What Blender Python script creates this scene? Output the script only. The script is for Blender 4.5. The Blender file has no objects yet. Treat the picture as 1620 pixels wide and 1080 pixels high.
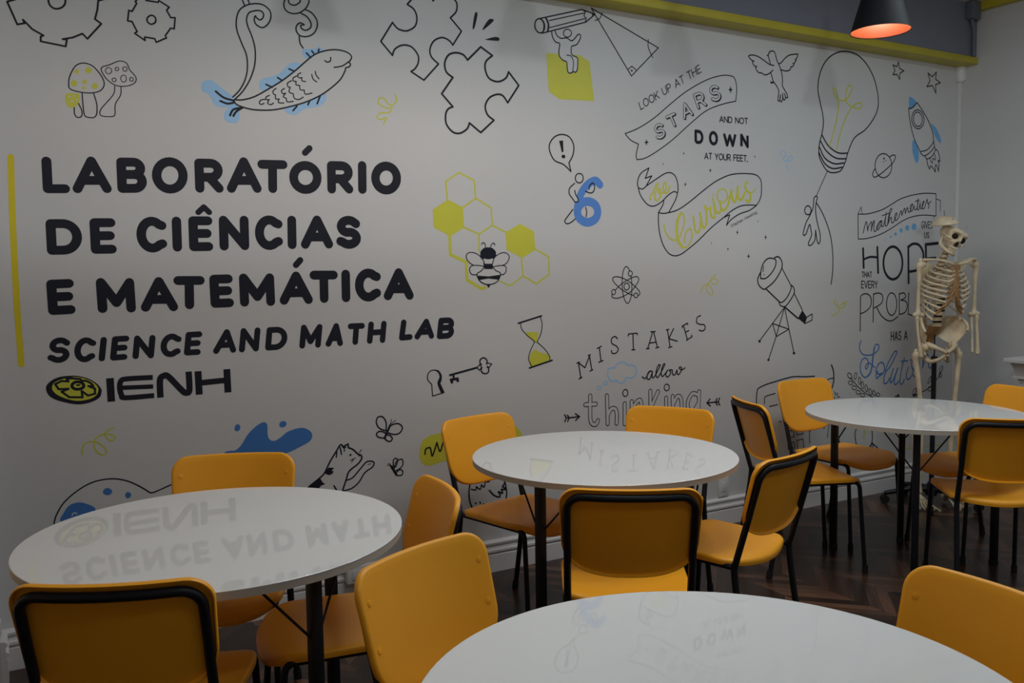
import bpy, bmesh, math, random
from mathutils import Vector, Matrix
from mathutils.geometry import delaunay_2d_cdt, tessellate_polygon
from math import sin, cos, pi, radians, sqrt, atan2

SC = bpy.context.scene
COL = SC.collection
random.seed(4)

# ------------------------------------------------------------------ camera
CAM_F = 1400.0                                   # focal length in pixels of a 1620 px wide frame
cam_d = bpy.data.cameras.new('camera')
cam = bpy.data.objects.new('camera', cam_d)
COL.objects.link(cam)
cam_d.sensor_width = 36.0
cam_d.lens = CAM_F / 1620.0 * 36.0
YAW, PITCH, ROLL = 0.5211, 0.0769, -0.0139
cy, sy, cp, sp, cr, sr = cos(YAW), sin(YAW), cos(PITCH), sin(PITCH), cos(ROLL), sin(ROLL)
fw = Vector((sy*cp, cy*cp, -sp)); rt = Vector((cy, -sy, 0)); up = rt.cross(fw)
r2 = cr*rt + sr*up; u2 = -sr*rt + cr*up
cam.matrix_world = Matrix(((r2.x, u2.x, -fw.x, 0.0), (r2.y, u2.y, -fw.y, -3.7046), (r2.z, u2.z, -fw.z, 1.4404), (0, 0, 0, 1)))
cam_d.clip_start = 0.05
SC.camera = cam

# ------------------------------------------------------------------ light and exposure
SC.view_settings.view_transform = 'Standard'
SC.view_settings.look = 'None'
SC.view_settings.gamma = 1.0
SC.view_settings.use_curve_mapping = False
SC.view_settings.exposure = 0.0
world = bpy.data.worlds.new('room_air')
SC.world = world
world.use_nodes = True
world.node_tree.nodes['Background'].inputs[0].default_value = (1.0, 0.74, 0.50, 1)
world.node_tree.nodes['Background'].inputs[1].default_value = 0.26

def area_light(name, loc, aim, sx, sy_, power, color=(1, 1, 1), spread=180):
    d = bpy.data.lights.new(name, 'AREA'); d.shape = 'RECTANGLE'; d.size = sx; d.size_y = sy_
    d.energy = power; d.color = color; d.spread = radians(spread)
    o = bpy.data.objects.new(name, d); COL.objects.link(o)
    o.location = loc
    o.rotation_euler = (Vector(aim) - Vector(loc)).to_track_quat('-Z', 'Y').to_euler()
    return o
# the lamp at the far end of the room that throws the pendant shadows on the wall
area_light('far_ceiling_lamp', (-5.4, -11.2, 2.6), (2.6, 0, 1.5), 0.4, 0.4, 155, (0.90, 0.97, 1.0))
area_light('far_ceiling_lamp', (-6.3, -10.6, 2.6), (2.0, 0, 1.5), 0.4, 0.4, 30, (0.90, 0.97, 1.0))
# two rows of ceiling panels of the classroom
for x_, e_ in ((1.8, 16.5), (3.75, 17.5)):
    area_light('ceiling_panel_front', (x_, -1.72, 3.08), (x_, -1.72, 0), 1.2, 0.4, e_, (0.82, 0.945, 1.0))
for x_, e_ in ((0.9, 8.5), (3.6, 10.5)):
    area_light('ceiling_panel_rear', (x_, -3.9, 3.08), (x_, -3.9, 0), 1.2, 0.4, e_, (0.82, 0.945, 1.0))

# ------------------------------------------------------------------ helpers
def tag(o, label=None, cat=None, group=None, kind=None):
    if label: o['label'] = label
    if cat: o['category'] = cat
    if group: o['group'] = group
    if kind: o['kind'] = kind
    return o

def empty(name, loc=(0, 0, 0), rz=0.0):
    o = bpy.data.objects.new(name, None); COL.objects.link(o)
    o.empty_display_size = 0.1
    o.location = loc; o.rotation_euler = (0, 0, rz)
    return o

def mesh_obj(name, bm, mats, parent=None, smooth=True, angle=40):
    me = bpy.data.meshes.new(name)
    bmesh.ops.recalc_face_normals(bm, faces=bm.faces)
    bm.to_mesh(me); bm.free()
    if not isinstance(mats, (list, tuple)): mats = [mats]
    for m in mats: me.materials.append(m)
    if smooth:
        me.polygons.foreach_set('use_smooth', [True]*len(me.polygons))
        try: me.set_sharp_from_angle(angle=radians(angle))
        except Exception: pass
    o = bpy.data.objects.new(name, me); COL.objects.link(o)
    if parent: o.parent = parent
    return o

def copy_tree(o, parent=None):
    c = o.copy(); COL.objects.link(c)
    if parent: c.parent = parent
    for ch in o.children: copy_tree(ch, c)
    return c

def box(bm, x0, x1, y0, y1, z0, z1, bevel=0.0, seg=2):
    r = bmesh.ops.create_cube(bm, size=1.0)
    vs = r['verts']
    for v in vs:
        v.co = Vector((x0 + (v.co.x+.5)*(x1-x0), y0 + (v.co.y+.5)*(y1-y0), z0 + (v.co.z+.5)*(z1-z0)))
    if bevel:
        es = list({e for v in vs for e in v.link_edges})
        bmesh.ops.bevel(bm, geom=es, offset=bevel, segments=seg, affect='EDGES', profile=0.5)

def tube(bm, pts, rad, n=12, caps=True, closed=False, flat=1.0):
    """sweep a circle along pts; rad is one radius or one per point"""
    pts = [Vector(p) for p in pts]
    N = len(pts)
    rads = rad if isinstance(rad, (list, tuple)) else [rad]*N
    rings = []
    prev = None
    for i, p in enumerate(pts):
        if closed: t = (pts[(i+1) % N] - pts[i-1])
        else: t = pts[min(i+1, N-1)] - pts[max(i-1, 0)]
        t.normalize()
        if prev is None:
            a = Vector((0, 0, 1)) if abs(t.z) < 0.9 else Vector((0, 1, 0))
            u = t.cross(a).normalized()
        else:
            u = (prev - t*prev.dot(t)).normalized()
        prev = u
        w = t.cross(u)
        rings.append([bm.verts.new(p + (u*cos(2*pi*k/n) + w*sin(2*pi*k/n)*flat)*rads[i]) for k in range(n)])
    for i in range(N if closed else N-1):
        a, b = rings[i], rings[(i+1) % N]
        for k in range(n):
            bm.faces.new((a[k], a[(k+1) % n], b[(k+1) % n], b[k]))
    if caps and not closed:
        bm.faces.new(rings[0][::-1]); bm.faces.new(rings[-1])

def spline(pts, per=6, closed=False):
    """Catmull-Rom through 3-D points"""
    P = [Vector(p) for p in pts]; N = len(P); out = []
    rng = range(N if closed else N-1)
    for i in rng:
        if closed: a, b, c, d = P[i-1], P[i], P[(i+1) % N], P[(i+2) % N]
        else: a, b, c, d = P[max(i-1, 0)], P[i], P[i+1], P[min(i+2, N-1)]
        for k in range(per):
            t = k/per
            out.append(0.5*((2*b) + (c-a)*t + (2*a-5*b+4*c-d)*t*t + (3*b-3*c+d-a)*t**3))
    if not closed: out.append(P[-1])
    return out

def bend(pts, r, seg=6):
    """polyline with rounded corners of radius r"""
    P = [Vector(p) for p in pts]; out = [P[0]]
    for i in range(1, len(P)-1):
        a = (P[i-1]-P[i]); b = (P[i+1]-P[i])
        d = min(r, a.length*.49, b.length*.49)
        p0 = P[i] + a.normalized()*d; p1 = P[i] + b.normalized()*d
        for k in range(seg+1):
            t = k/seg
            out.append(p0*(1-t)**2 + P[i]*2*t*(1-t) + p1*t*t)
    out.append(P[-1])
    return out

def lathe(bm, prof, n=48, cx=0, cy_=0, cap0=True, cap1=True):
    rings = [[bm.verts.new((cx+r*cos(2*pi*k/n), cy_+r*sin(2*pi*k/n), z)) for k in range(n)] for r, z in prof]
    for a, b in zip(rings, rings[1:]):
        for k in range(n): bm.faces.new((a[k], a[(k+1) % n], b[(k+1) % n], b[k]))
    if cap0: bm.faces.new(rings[0][::-1])
    if cap1: bm.faces.new(rings[-1])

# ------------------------------------------------------------------ materials
def mat(name, color, rough=0.5, spec=0.5, noise=0.0, nscale=8.0, bump=0.0, bscale=200.0, metal=0.0, emit=None, coat=0.0):
    m = bpy.data.materials.new(name); m.use_nodes = True
    nt = m.node_tree; b = nt.nodes['Principled BSDF']
    b.inputs['Base Color'].default_value = (*color, 1)
    b.inputs['Roughness'].default_value = rough
    b.inputs['Specular IOR Level'].default_value = spec
    b.inputs['Metallic'].default_value = metal
    b.inputs['Coat Weight'].default_value = coat
    b.inputs['Coat Roughness'].default_value = 0.1
    if noise or bump:
        tc = nt.nodes.new('ShaderNodeTexCoord')
    if noise:
        nz = nt.nodes.new('ShaderNodeTexNoise'); nz.inputs['Scale'].default_value = nscale; nz.inputs['Detail'].default_value = 4
        rp = nt.nodes.new('ShaderNodeValToRGB')
        rp.color_ramp.elements[0].position = 0.3; rp.color_ramp.elements[1].position = 0.7
        rp.color_ramp.elements[0].color = (*[c*(1-noise) for c in color], 1)
        rp.color_ramp.elements[1].color = (*[min(1, c*(1+noise)) for c in color], 1)
        nt.links.new(tc.outputs['Object'], nz.inputs['Vector']); nt.links.new(nz.outputs['Fac'], rp.inputs['Fac'])
        nt.links.new(rp.outputs['Color'], b.inputs['Base Color'])
    if bump:
        nb = nt.nodes.new('ShaderNodeTexNoise'); nb.inputs['Scale'].default_value = bscale
        bp = nt.nodes.new('ShaderNodeBump'); bp.inputs['Strength'].default_value = bump; bp.inputs['Distance'].default_value = 0.002
        nt.links.new(tc.outputs['Object'], nb.inputs['Vector']); nt.links.new(nb.outputs['Fac'], bp.inputs['Height'])
        nt.links.new(bp.outputs['Normal'], b.inputs['Normal'])
    if emit:
        b.inputs['Emission Color'].default_value = (*emit[0], 1); b.inputs['Emission Strength'].default_value = emit[1]
    return m

WALLC = (0.60, 0.60, 0.605)
M = dict(
    wall=mat('white_satin_wall_paint', WALLC, 0.42, 0.35, 0.012, 1.5, 0.06, 90),
    rwall=mat('grey_wall_paint', (0.56, 0.56, 0.565), 0.6, 0.3, 0.03, 2.0, 0.06, 90),
    ceil=mat('white_ceiling_paint', (0.72, 0.72, 0.71), 0.8, 0.2, 0.02, 2.0),
    beam=mat('slate_grey_paint', (0.165, 0.178, 0.22), 0.55, 0.4, 0.05, 2.0),
    ytrim=mat('mustard_yellow_paint', (0.48, 0.41, 0.035), 0.45, 0.4, 0.06, 6.0),
    base=mat('white_gloss_woodwork', (0.68, 0.67, 0.68), 0.35, 0.5, 0.02, 5.0),
    cab=mat('white_painted_cabinet', (0.66, 0.66, 0.67), 0.4, 0.4, 0.02, 5.0),
    orange=mat('orange_plastic', (0.96, 0.41, 0.018), 0.38, 0.45, 0.02, 6.0, 0.05, 350),
    tubem=mat('black_painted_steel', (0.008, 0.009, 0.014), 0.4, 0.3, 0.1, 20.0),
    cap=mat('black_rubber', (0.012, 0.012, 0.013), 0.7, 0.3, 0.1, 30.0),
    top=mat('white_gloss_laminate', (0.81, 0.81, 0.805), 0.02, 0.9, 0.01, 3.0),
    edge=mat('white_edge_band', (0.52, 0.48, 0.42), 0.4, 0.4, 0.02, 5.0),
    bone=mat('ivory_bone', (0.66, 0.55, 0.38), 0.45, 0.4, 0.16, 18.0, 0.2, 120),
    bone2=mat('tan_cartilage', (0.30, 0.165, 0.07), 0.5, 0.4, 0.2, 30.0, 0.2, 120),
    dark=mat('dark_parts_and_shade', (0.02, 0.014, 0.01), 0.8, 0.2, 0.2, 20.0),  # lumbar discs and hook; also painted shade in the skull's hollows
    steel=mat('brushed_steel', (0.55, 0.55, 0.55), 0.3, 0.5, 0.05, 40.0, metal=1.0),
    plastic=mat('white_plastic', (0.68, 0.68, 0.67), 0.4, 0.4, 0.02, 10.0),
    conduit=mat('grey_painted_conduit', (0.12, 0.13, 0.16), 0.5, 0.4, 0.05, 10.0),
    lampout=mat('matt_black_shade', (0.005, 0.005, 0.007), 0.6, 0.12, 0.1, 20.0),
    lampin=mat('copper_orange_lining', (0.10, 0.0165, 0.0025), 0.5, 0.4, 0.03, 20.0),
    bulb=mat('glowing_bulb', (1, 0.8, 0.6), 0.4, 0.3, 0.02, 20.0, emit=((1.0, 0.50, 0.20), 2.2)),
)
INK = dict(
    k=mat('black_wall_vinyl', (0.010, 0.012, 0.022), 0.5, 0.25, 0.1, 10.0),
    g=mat('grey_wall_vinyl', (0.10, 0.10, 0.11), 0.45, 0.4, 0.1, 10.0),
    w=M['wall'],
    b=mat('light_blue_wall_vinyl', (0.33, 0.56, 0.84), 0.45, 0.4, 0.03, 10.0),
    b2=mat('sky_blue_wall_vinyl', (0.14, 0.40, 0.72), 0.45, 0.4, 0.03, 10.0),
    db=mat('bright_blue_wall_vinyl', (0.10, 0.26, 0.68), 0.45, 0.4, 0.03, 10.0),
    db2=mat('deep_blue_wall_vinyl', (0.055, 0.185, 0.50), 0.45, 0.4, 0.03, 10.0),
    y=mat('lime_yellow_wall_vinyl', (0.60, 0.59, 0.06), 0.45, 0.4, 0.03, 10.0),
    o=mat('golden_yellow_wall_vinyl', (0.70, 0.57, 0.015), 0.45, 0.4, 0.03, 10.0),
)

def parquet():
    m = bpy.data.materials.new('dark_parquet'); m.use_nodes = True
    nt = m.node_tree; b = nt.nodes['Principled BSDF']; N = nt.nodes.new; Lk = nt.links.new
    def mth(op, a, bb=None, c=None):
        n = N('ShaderNodeMath'); n.operation = op
        for i, v in enumerate((a, bb, c)):
            if v is None: continue
            if isinstance(v, (int, float)): n.inputs[i].default_value = v
            else: Lk(v, n.inputs[i])
        return n.outputs[0]
    tc = N('ShaderNodeTexCoord'); sx = N('ShaderNodeSeparateXYZ'); Lk(tc.outputs['Object'], sx.inputs[0])
    x, y = sx.outputs[0], sx.outputs[1]
    W, Pw = 0.21, 0.07
    col = mth('FLOOR', mth('DIVIDE', x, W))
    tri = mth('PINGPONG', x, W)
    v = mth('DIVIDE', mth('ADD', y, tri), Pw)
    pl = mth('FLOOR', v)
    fr = mth('FRACT', v)
    cx = N('ShaderNodeCombineXYZ'); Lk(col, cx.inputs[0]); Lk(pl, cx.inputs[1])
    wn = N('ShaderNodeTexWhiteNoise'); wn.noise_dimensions = '2D'; Lk(cx.outputs[0], wn.inputs['Vector'])
    # grain runs along each stave
    gx = N('ShaderNodeCombineXYZ'); Lk(mth('MULTIPLY', x, 9.0), gx.inputs[0]); Lk(mth('MULTIPLY', v, 7.0), gx.inputs[1]); Lk(mth('MULTIPLY', wn.outputs['Value'], 40.0), gx.inputs[2])
    gn = N('ShaderNodeTexNoise'); gn.inputs['Scale'].default_value = 1.0; gn.inputs['Detail'].default_value = 5; Lk(gx.outputs[0], gn.inputs['Vector'])
    f = mth('ADD', mth('MULTIPLY', wn.outputs['Value'], 0.6), mth('MULTIPLY', gn.outputs['Fac'], 0.4))
    rp = N('ShaderNodeValToRGB'); cr_ = rp.color_ramp
    cr_.elements[0].position = 0.1; cr_.elements[0].color = (0.012, 0.007, 0.005, 1)
    cr_.elements[1].position = 0.95; cr_.elements[1].color = (0.21, 0.098, 0.055, 1)
    e = cr_.elements.new(0.6); e.color = (0.045, 0.022, 0.014, 1)
    Lk(f, rp.inputs['Fac'])
    gap = mth('LESS_THAN', mth('ABSOLUTE', mth('SUBTRACT', fr, 0.5)), 0.475)
    mx = N('ShaderNodeMix'); mx.data_type = 'RGBA'; Lk(gap, mx.inputs['Factor'])
    mx.inputs[6].default_value = (0.012, 0.007, 0.005, 1); Lk(rp.outputs['Color'], mx.inputs[7])
    Lk(mx.outputs[2], b.inputs['Base Color'])
    b.inputs['Roughness'].default_value = 0.28
    b.inputs['Specular IOR Level'].default_value = 0.4
    return m
M['floor'] = parquet()

# ------------------------------------------------------------------ the room
XL, XR, ZC = -0.07, 5.588, 3.14      # left end of the wall, right wall, ceiling
bm = bmesh.new(); box(bm, XL-0.12, XR+0.12, 0, 0.12, -0.0, ZC)
tag(mesh_obj('wall_back', bm, M['wall'], smooth=False), kind='structure')
bm = bmesh.new(); box(bm, XR, XR+0.12, -13.0, 0.0, 0, ZC)
tag(mesh_obj('wall_right', bm, M['rwall'], smooth=False), kind='structure')
bm = bmesh.new(); box(bm, XL-0.12, XL, -0.13, 0.0, 0, ZC)
tag(mesh_obj('wall_left', bm, M['wall'], smooth=False), kind='structure')
bm = bmesh.new(); box(bm, -8.0, XR+0.12, -13.0, 0.12, -0.10, 0)
tag(mesh_obj('floor', bm, M['floor'], smooth=False), kind='structure')
bm = bmesh.new(); box(bm, -8.0, XR+0.12, -13.0, 0.12, ZC, ZC+0.10)
tag(mesh_obj('ceiling', bm, M['ceil'], smooth=False), kind='structure')

bm = bmesh.new(); box(bm, -8.0, 1.6, -4.72, -4.60, 0, 1.95)  # unseen partition, added to keep the far lamp off the chair backs
tag(mesh_obj('added_light_blocker', bm, M['rwall'], smooth=False), kind='structure')

# slate beam over the mural with a mustard trim along its lower edge
bm = bmesh.new(); box(bm, XL, XR, -0.11, 0.0, 2.80, ZC)
tag(mesh_obj('beam_back', bm, M['beam'], smooth=False), kind='structure')
bm = bmesh.new(); box(bm, XL, XR, -0.125, 0.0, 2.755, 2.80, 0.006)
tag(mesh_obj('trim_1', bm, M['ytrim']), kind='structure')
bm = bmesh.new(); box(bm, XR-0.05, XR, -13.0, -0.125, 3.085, ZC, 0.004)
tag(mesh_obj('trim_2', bm, M['ytrim']), kind='structure')

def skirting(bm, length):
    """profile in (out, z) swept along +x"""
    prof = [(0, 0), (.022, 0), (.022, .082), (.019, .088), (.019, .094), (.026, .098), (.026, .108), (.017, .113), (.015, .128), (.021, .133), (.023, .143), (.014, .150), (0, .153)]
    a = [bm.verts.new((0, -p, z)) for p, z in prof]; b = [bm.verts.new((length, -p, z)) for p, z in prof]
    for i in range(len(prof)-1): bm.faces.new((a[i], a[i+1], b[i+1], b[i]))
    bm.faces.new(a[::-1]); bm.faces.new(b)
    bm.faces.new((a[0], b[0], b[-1], a[-1]))
bm = bmesh.new(); skirting(bm, XR-XL)
o = tag(mesh_obj('baseboard_back', bm, M['base'], smooth=False), kind='structure'); o.location = (XL, 0, 0)
bm = bmesh.new(); skirting(bm, 0.13)
o = tag(mesh_obj('baseboard_left', bm, M['base'], smooth=False), kind='structure'); o.location = (XL, -0.13, 0); o.rotation_euler = (0, 0, pi/2)
bm = bmesh.new(); skirting(bm, 12.9)
o = tag(mesh_obj('baseboard_right', bm, M['base'], smooth=False), kind='structure'); o.location = (XR, -0.026, 0); o.rotation_euler = (0, 0, -pi/2)

# ------------------------------------------------------------------ mural
K = 'k'
MURAL = [
('yellow_rule', 'golden yellow upright line', [
('L','o',20.6,4,[(51,1884),(46,1699),(44,1516),(44,1332),(47,1132)]),
]),
('title_lettering', 'bold black capitals reading LABORATÓRIO', [
('G',K,32.8,4,'L',[164.4,1774.4,57.0,1.9,0.2,100.3]),
('G',K,33.2,4,'A',[263.0,1777.9,101.0,3.6,0.8,103.0]),
('G',K,34.0,4,'B',[417.4,1784.5,72.0,2.8,0.3,99.4]),
('G',K,34.6,4,'O',[542.2,1786.3,97.9,3.2,1.9,106.1]),
('G',K,35.4,4,'R',[702.6,1794.9,74.7,2.4,0.4,99.3]),
('G',K,36.0,4,'A',[825.6,1798.9,103.7,3.2,1.3,107.6]),
('G',K,36.6,4,'T',[949.1,1802.5,87.9,2.7,2.6,98.8]),
('G',K,37.3,4,'O',[1081.6,1803.7,101.5,2.9,1.4,100.0]),
('G',K,38.1,4,'R',[1245.8,1810.7,78.0,2.2,1.1,99.5]),
('G',K,38.8,4,'I',[1384.2,1814.2,0.0,0.0,1.9,102.7]),
('G',K,39.1,4,'O',[1445.2,1813.6,101.4,3.2,1.8,104.9]),
('L',K,26.4,4,[(1134,1958),(1154,1978)]),
]),
('title_lettering', 'bold black capitals reading DE CIÊNCIAS', [
('G',K,33.1,4,'D',[167.1,1548.8,86.2,1.6,0.1,98.0]),
('G',K,33.8,4,'E',[314.8,1552.5,56.3,1.0,-0.3,100.1]),
('G',K,34.6,4,'C',[477.4,1557.4,76.2,0.8,0.2,103.7]),
('G',K,35.3,4,'I',[608.2,1561.5,0.0,0.0,0.7,102.0]),
('G',K,35.6,4,'E',[670.7,1563.4,56.9,0.9,0.5,102.4]),
('G',K,36.1,4,'N',[788.2,1566.3,82.4,1.5,0.8,104.1]),
('G',K,36.8,4,'C',[931.5,1568.7,78.4,1.0,0.9,105.4]),
('G',K,37.5,4,'I',[1066.7,1573.2,0.0,0.0,1.5,102.1]),
('G',K,37.8,4,'A',[1122.9,1574.7,103.2,1.2,2.4,102.8]),
('G',K,38.6,4,'S',[1276.9,1575.2,76.2,0.5,2.1,103.6]),
('L',K,22.6,4,[(693,1700),(715,1721),(735,1701)]),
]),
('title_lettering', 'bold black capitals reading E MATEMÁTICA', [
('G',K,33.3,4,'E',[160.4,1326.0,58.7,1.7,-1.5,97.8]),
('G',K,34.2,4,'M',[328.4,1328.1,100.8,-1.6,-2.0,99.1]),
('G',K,34.9,4,'A',[481.5,1328.2,102.7,-1.6,0.9,100.0]),
('G',K,35.5,4,'T',[603.3,1333.3,83.7,-0.9,2.2,96.7]),
('G',K,36.2,4,'E',[744.4,1335.8,56.2,0.6,-1.6,97.4]),
('G',K,36.8,4,'M',[861.3,1337.3,107.2,-0.4,-1.0,99.0]),
('G',K,37.6,4,'A',[1024.9,1340.7,104.6,-0.1,1.5,101.1]),
('G',K,38.3,4,'T',[1155.1,1343.8,86.2,-0.6,1.2,100.2]),
('G',K,39.0,4,'I',[1296.2,1344.5,0.0,0.0,1.0,102.0]),
('G',K,39.3,4,'C',[1357.6,1344.3,81.5,0.5,0.9,105.6]),
('G',K,39.9,4,'A',[1490.9,1347.6,105.1,-0.8,1.7,103.2]),
('L',K,26.6,4,[(1080,1488),(1099,1508)]),
]),
('subtitle_lettering', 'black slanted capitals reading SCIENCE AND MATH LAB', [
('G',K,21.9,4,'S',[141.7,1141.3,52.9,-0.8,10.8,73.1]),
('G',K,22.2,4,'C',[231.1,1138.3,51.3,-0.7,8.3,71.8]),
('G',K,22.5,4,'I',[317.0,1137.9,0.0,-0.0,9.9,70.3]),
('G',K,22.6,4,'E',[357.1,1138.3,39.1,0.7,9.9,70.7]),
('G',K,22.9,4,'N',[437.0,1139.3,55.3,-0.7,9.0,69.0]),
('G',K,23.2,4,'C',[537.4,1139.7,53.6,-0.6,8.2,70.1]),
('G',K,23.5,4,'E',[627.8,1142.3,40.7,0.4,9.2,70.9]),
('G',K,23.9,4,'A',[740.5,1142.4,67.7,0.9,11.3,74.6]),
('G',K,24.2,4,'N',[843.4,1143.1,56.9,0.5,9.6,75.7]),
('G',K,24.6,4,'D',[950.9,1145.1,65.7,0.2,8.5,72.9]),
('G',K,25.1,4,'M',[1095.7,1145.3,68.8,0.2,9.7,76.9]),
('G',K,25.4,4,'A',[1211.0,1147.4,52.6,-0.0,10.8,75.4]),
('G',K,25.8,4,'T',[1306.0,1149.4,52.8,0.0,7.3,69.4]),
('G',K,26.1,4,'H',[1399.6,1150.4,60.4,0.8,8.6,73.0]),
('G',K,26.6,4,'L',[1552.5,1157.3,39.9,1.5,11.7,68.8]),
('G',K,26.8,4,'A',[1628.5,1158.8,71.1,-0.3,11.7,66.6]),
('G',K,27.2,4,'B',[1740.4,1155.1,58.7,0.1,9.8,71.8]),
]),
('school_emblem', 'black and lime oval flower emblem', [
('F',K,0,2,[(123,1036),(128,1052),(145,1067),(171,1077),(208,1079),(237,1075),(270,1062),(296,1042),(310,1020),(310,1007),(303,989),(279,975),(245,968),(216,970),(180,981),(150,994),(130,1012)]),
('F','y',0,2,[(143,1039),(150,1055),(173,1066),(208,1073),(230,1072),(258,1063),(283,1048),(298,1029),(299,1014),(291,998),(273,987),(246,982),(219,983),(187,994),(160,1010),(146,1026)]),
('L',K,8.2,5,[(154,1051),(176,1061),(199,1058),(193,1068),(210,1069),(239,1064),(244,1057),(259,1056),(276,1045),(283,1034),(266,1035),(288,1024),(287,1004),(263,999),(242,1018),(244,994),(199,998),(174,1021),(198,1030),(165,1031),(154,1051)]),
('L',K,11.1,7,[(250,1038),(247,1031),(239,1027),(229,1026),(219,1028),(212,1034),(210,1041),(213,1048),(221,1053),(231,1054),(240,1051),(247,1046)]),
('F',K,0,2,[(240,1041),(238,1039),(235,1038),(231,1038),(227,1039),(224,1040),(223,1042),(224,1044),(227,1045),(231,1045),(236,1045),(239,1043)]),
]),
('school_lettering', 'wide black letters beside the oval school emblem', [
('L',K,26.9,0,[(342,1060),(343,969)]),
('L',K,19.8,2,[(496,1052),(400,1053),(380,1045),(375,1021),(380,992),(394,980),(498,980)]),
('L',K,17.3,0,[(377,1020),(496,1016)]),
('L',K,24.0,2,[(521,970),(522,1039),(536,1055),(554,1051),(602,993),(618,981),(631,992),(631,1066)]),
('L',K,26.9,0,[(667,1065),(668,970)]),
('L',K,27.3,0,[(780,1066),(781,970)]),
('L',K,23.2,0,[(668,1017),(781,1021)]),
]),
('large_gear_drawing', 'outlined big cogwheel', [
('L',K,6.8,5,[(67,2432),(95,2356),(118,2363),(114,2375),(142,2345),(177,2327),(168,2322),(167,2305),(248,2296),(253,2321),(239,2321),(273,2331),(306,2349),(322,2332),(372,2393),(351,2407),(361,2444),(365,2476),(395,2488),(363,2567),(339,2560),(344,2547),(313,2577),(277,2594),(286,2599),(287,2616),(207,2621),(202,2596),(216,2597),(182,2586),(150,2567),(136,2583),(89,2523),(108,2511),(98,2475),(95,2444)]),
('L',K,6.8,7,[(255,2462),(251,2446),(240,2434),(225,2428),(212,2430),(202,2440),(199,2455),(203,2470),(214,2483),(228,2489),(242,2487),(252,2477)]),
]),
('small_gear_drawing', 'outlined little cogwheel', [
('L',K,6.2,5,[(533,2500),(576,2499),(579,2506),(616,2486),(606,2473),(620,2447),(636,2449),(631,2406),(618,2407),(597,2376),(601,2368),(563,2347),(558,2360),(522,2362),(523,2349),(487,2372),(496,2379),(479,2415),(464,2415),(470,2455),(481,2452),(499,2485),(494,2490),(509,2510),(527,2519)]),
('L',K,6.2,7,[(565,2432),(563,2423),(557,2417),(548,2413),(541,2415),(535,2420),(533,2428),(536,2437),(542,2443),(550,2447),(558,2445),(563,2440)]),
]),
('mushroom_drawing', 'three outlined mushrooms with lime spots', [
('F','y',0,2,[(288,2209),(287,2205),(284,2202),(280,2200),(276,2201),(274,2204),(273,2208),(274,2212),(277,2215),(281,2216),(284,2216),(287,2213)]),
('F','y',0,2,[(331,2218),(329,2212),(325,2208),(320,2206),(315,2207),(311,2210),(310,2216),(312,2221),(316,2226),(321,2228),(326,2227),(330,2223)]),
('F','y',0,2,[(280,2165),(278,2159),(274,2155),(269,2153),(264,2154),(260,2157),(259,2163),(260,2169),(264,2174),(270,2176),(275,2175),(279,2171)]),
('F','y',0,2,[(313,2174),(312,2170),(309,2167),(305,2165),(301,2166),(299,2169),(298,2172),(299,2177),(302,2180),(306,2181),(309,2181),(312,2178)]),
('F','y',0,2,[(350,2162),(348,2156),(344,2152),(339,2150),(334,2151),(330,2154),(329,2160),(331,2165),(335,2170),(340,2172),(345,2171),(349,2167)]),
('F','y',0,2,[(307,2152),(306,2149),(304,2147),(301,2146),(299,2146),(297,2148),(296,2151),(297,2154),(299,2156),(302,2157),(304,2157),(306,2155)]),
('F','y',0,2,[(239,2120),(253,2127),(284,2127),(283,2101),(272,2080),(250,2075),(240,2089)]),
('F','w',0,2,[(256,2115),(255,2113),(254,2111),(252,2110),(250,2111),(249,2112),(249,2114),(249,2116),(251,2118),(252,2118),(254,2118),(256,2117)]),
('F','w',0,2,[(271,2119),(271,2118),(270,2116),(268,2116),(267,2116),(265,2117),(265,2119),(266,2121),(267,2122),(268,2123),(270,2122),(271,2121)]),
('F','w',0,2,[(264,2099),(263,2097),(261,2095),(259,2094),(257,2095),(256,2096),(255,2098),(256,2101),(257,2103),(260,2103),(262,2103),(263,2101)]),
('F','w',0,2,[(279,2106),(278,2104),(277,2103),(275,2102),(274,2103),(273,2104),(272,2106),(273,2107),(274,2109),(276,2109),(277,2109),(278,2108)]),
('L',K,4.0,7,[(252,2167),(259,2196),(279,2230),(306,2242),(337,2233),(363,2201),(372,2172),(360,2148),(333,2136),(295,2134),(256,2143)]),
('L',K,4.0,6,[(295,2131),(296,2084),(300,2050),(313,2044),(331,2045),(341,2059),(343,2094),(334,2134)]),
('L',K,4.0,6,[(266,2076),(266,2053),(275,2041),(289,2046),(291,2067),(281,2092)]),
('L',K,3.5,7,[(367,2233),(392,2244),(428,2262),(453,2257),(463,2234),(484,2207),(478,2185),(449,2171),(413,2170),(384,2188),(366,2216)]),
('L',K,2.8,7,[(400,2224),(399,2218),(394,2213),(389,2211),(383,2212),(380,2216),(378,2221),(380,2227),(384,2232),(390,2234),(395,2233),(399,2229)]),
('L',K,2.8,7,[(425,2233),(424,2229),(422,2227),(418,2225),(415,2226),(413,2228),(413,2231),(414,2235),(416,2237),(419,2238),(422,2238),(424,2236)]),
('L',K,2.8,7,[(454,2235),(453,2231),(450,2227),(446,2226),(442,2227),(440,2229),(439,2233),(440,2238),(443,2241),(447,2242),(451,2242),(453,2239)]),
('L',K,2.8,7,[(414,2191),(413,2187),(410,2185),(407,2183),(403,2184),(401,2186),(400,2190),(401,2193),(404,2196),(407,2197),(411,2197),(413,2194)]),
('L',K,2.8,7,[(450,2199),(449,2193),(445,2187),(440,2185),(435,2186),(432,2191),(430,2197),(432,2204),(436,2209),(441,2211),(446,2210),(449,2206)]),
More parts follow.
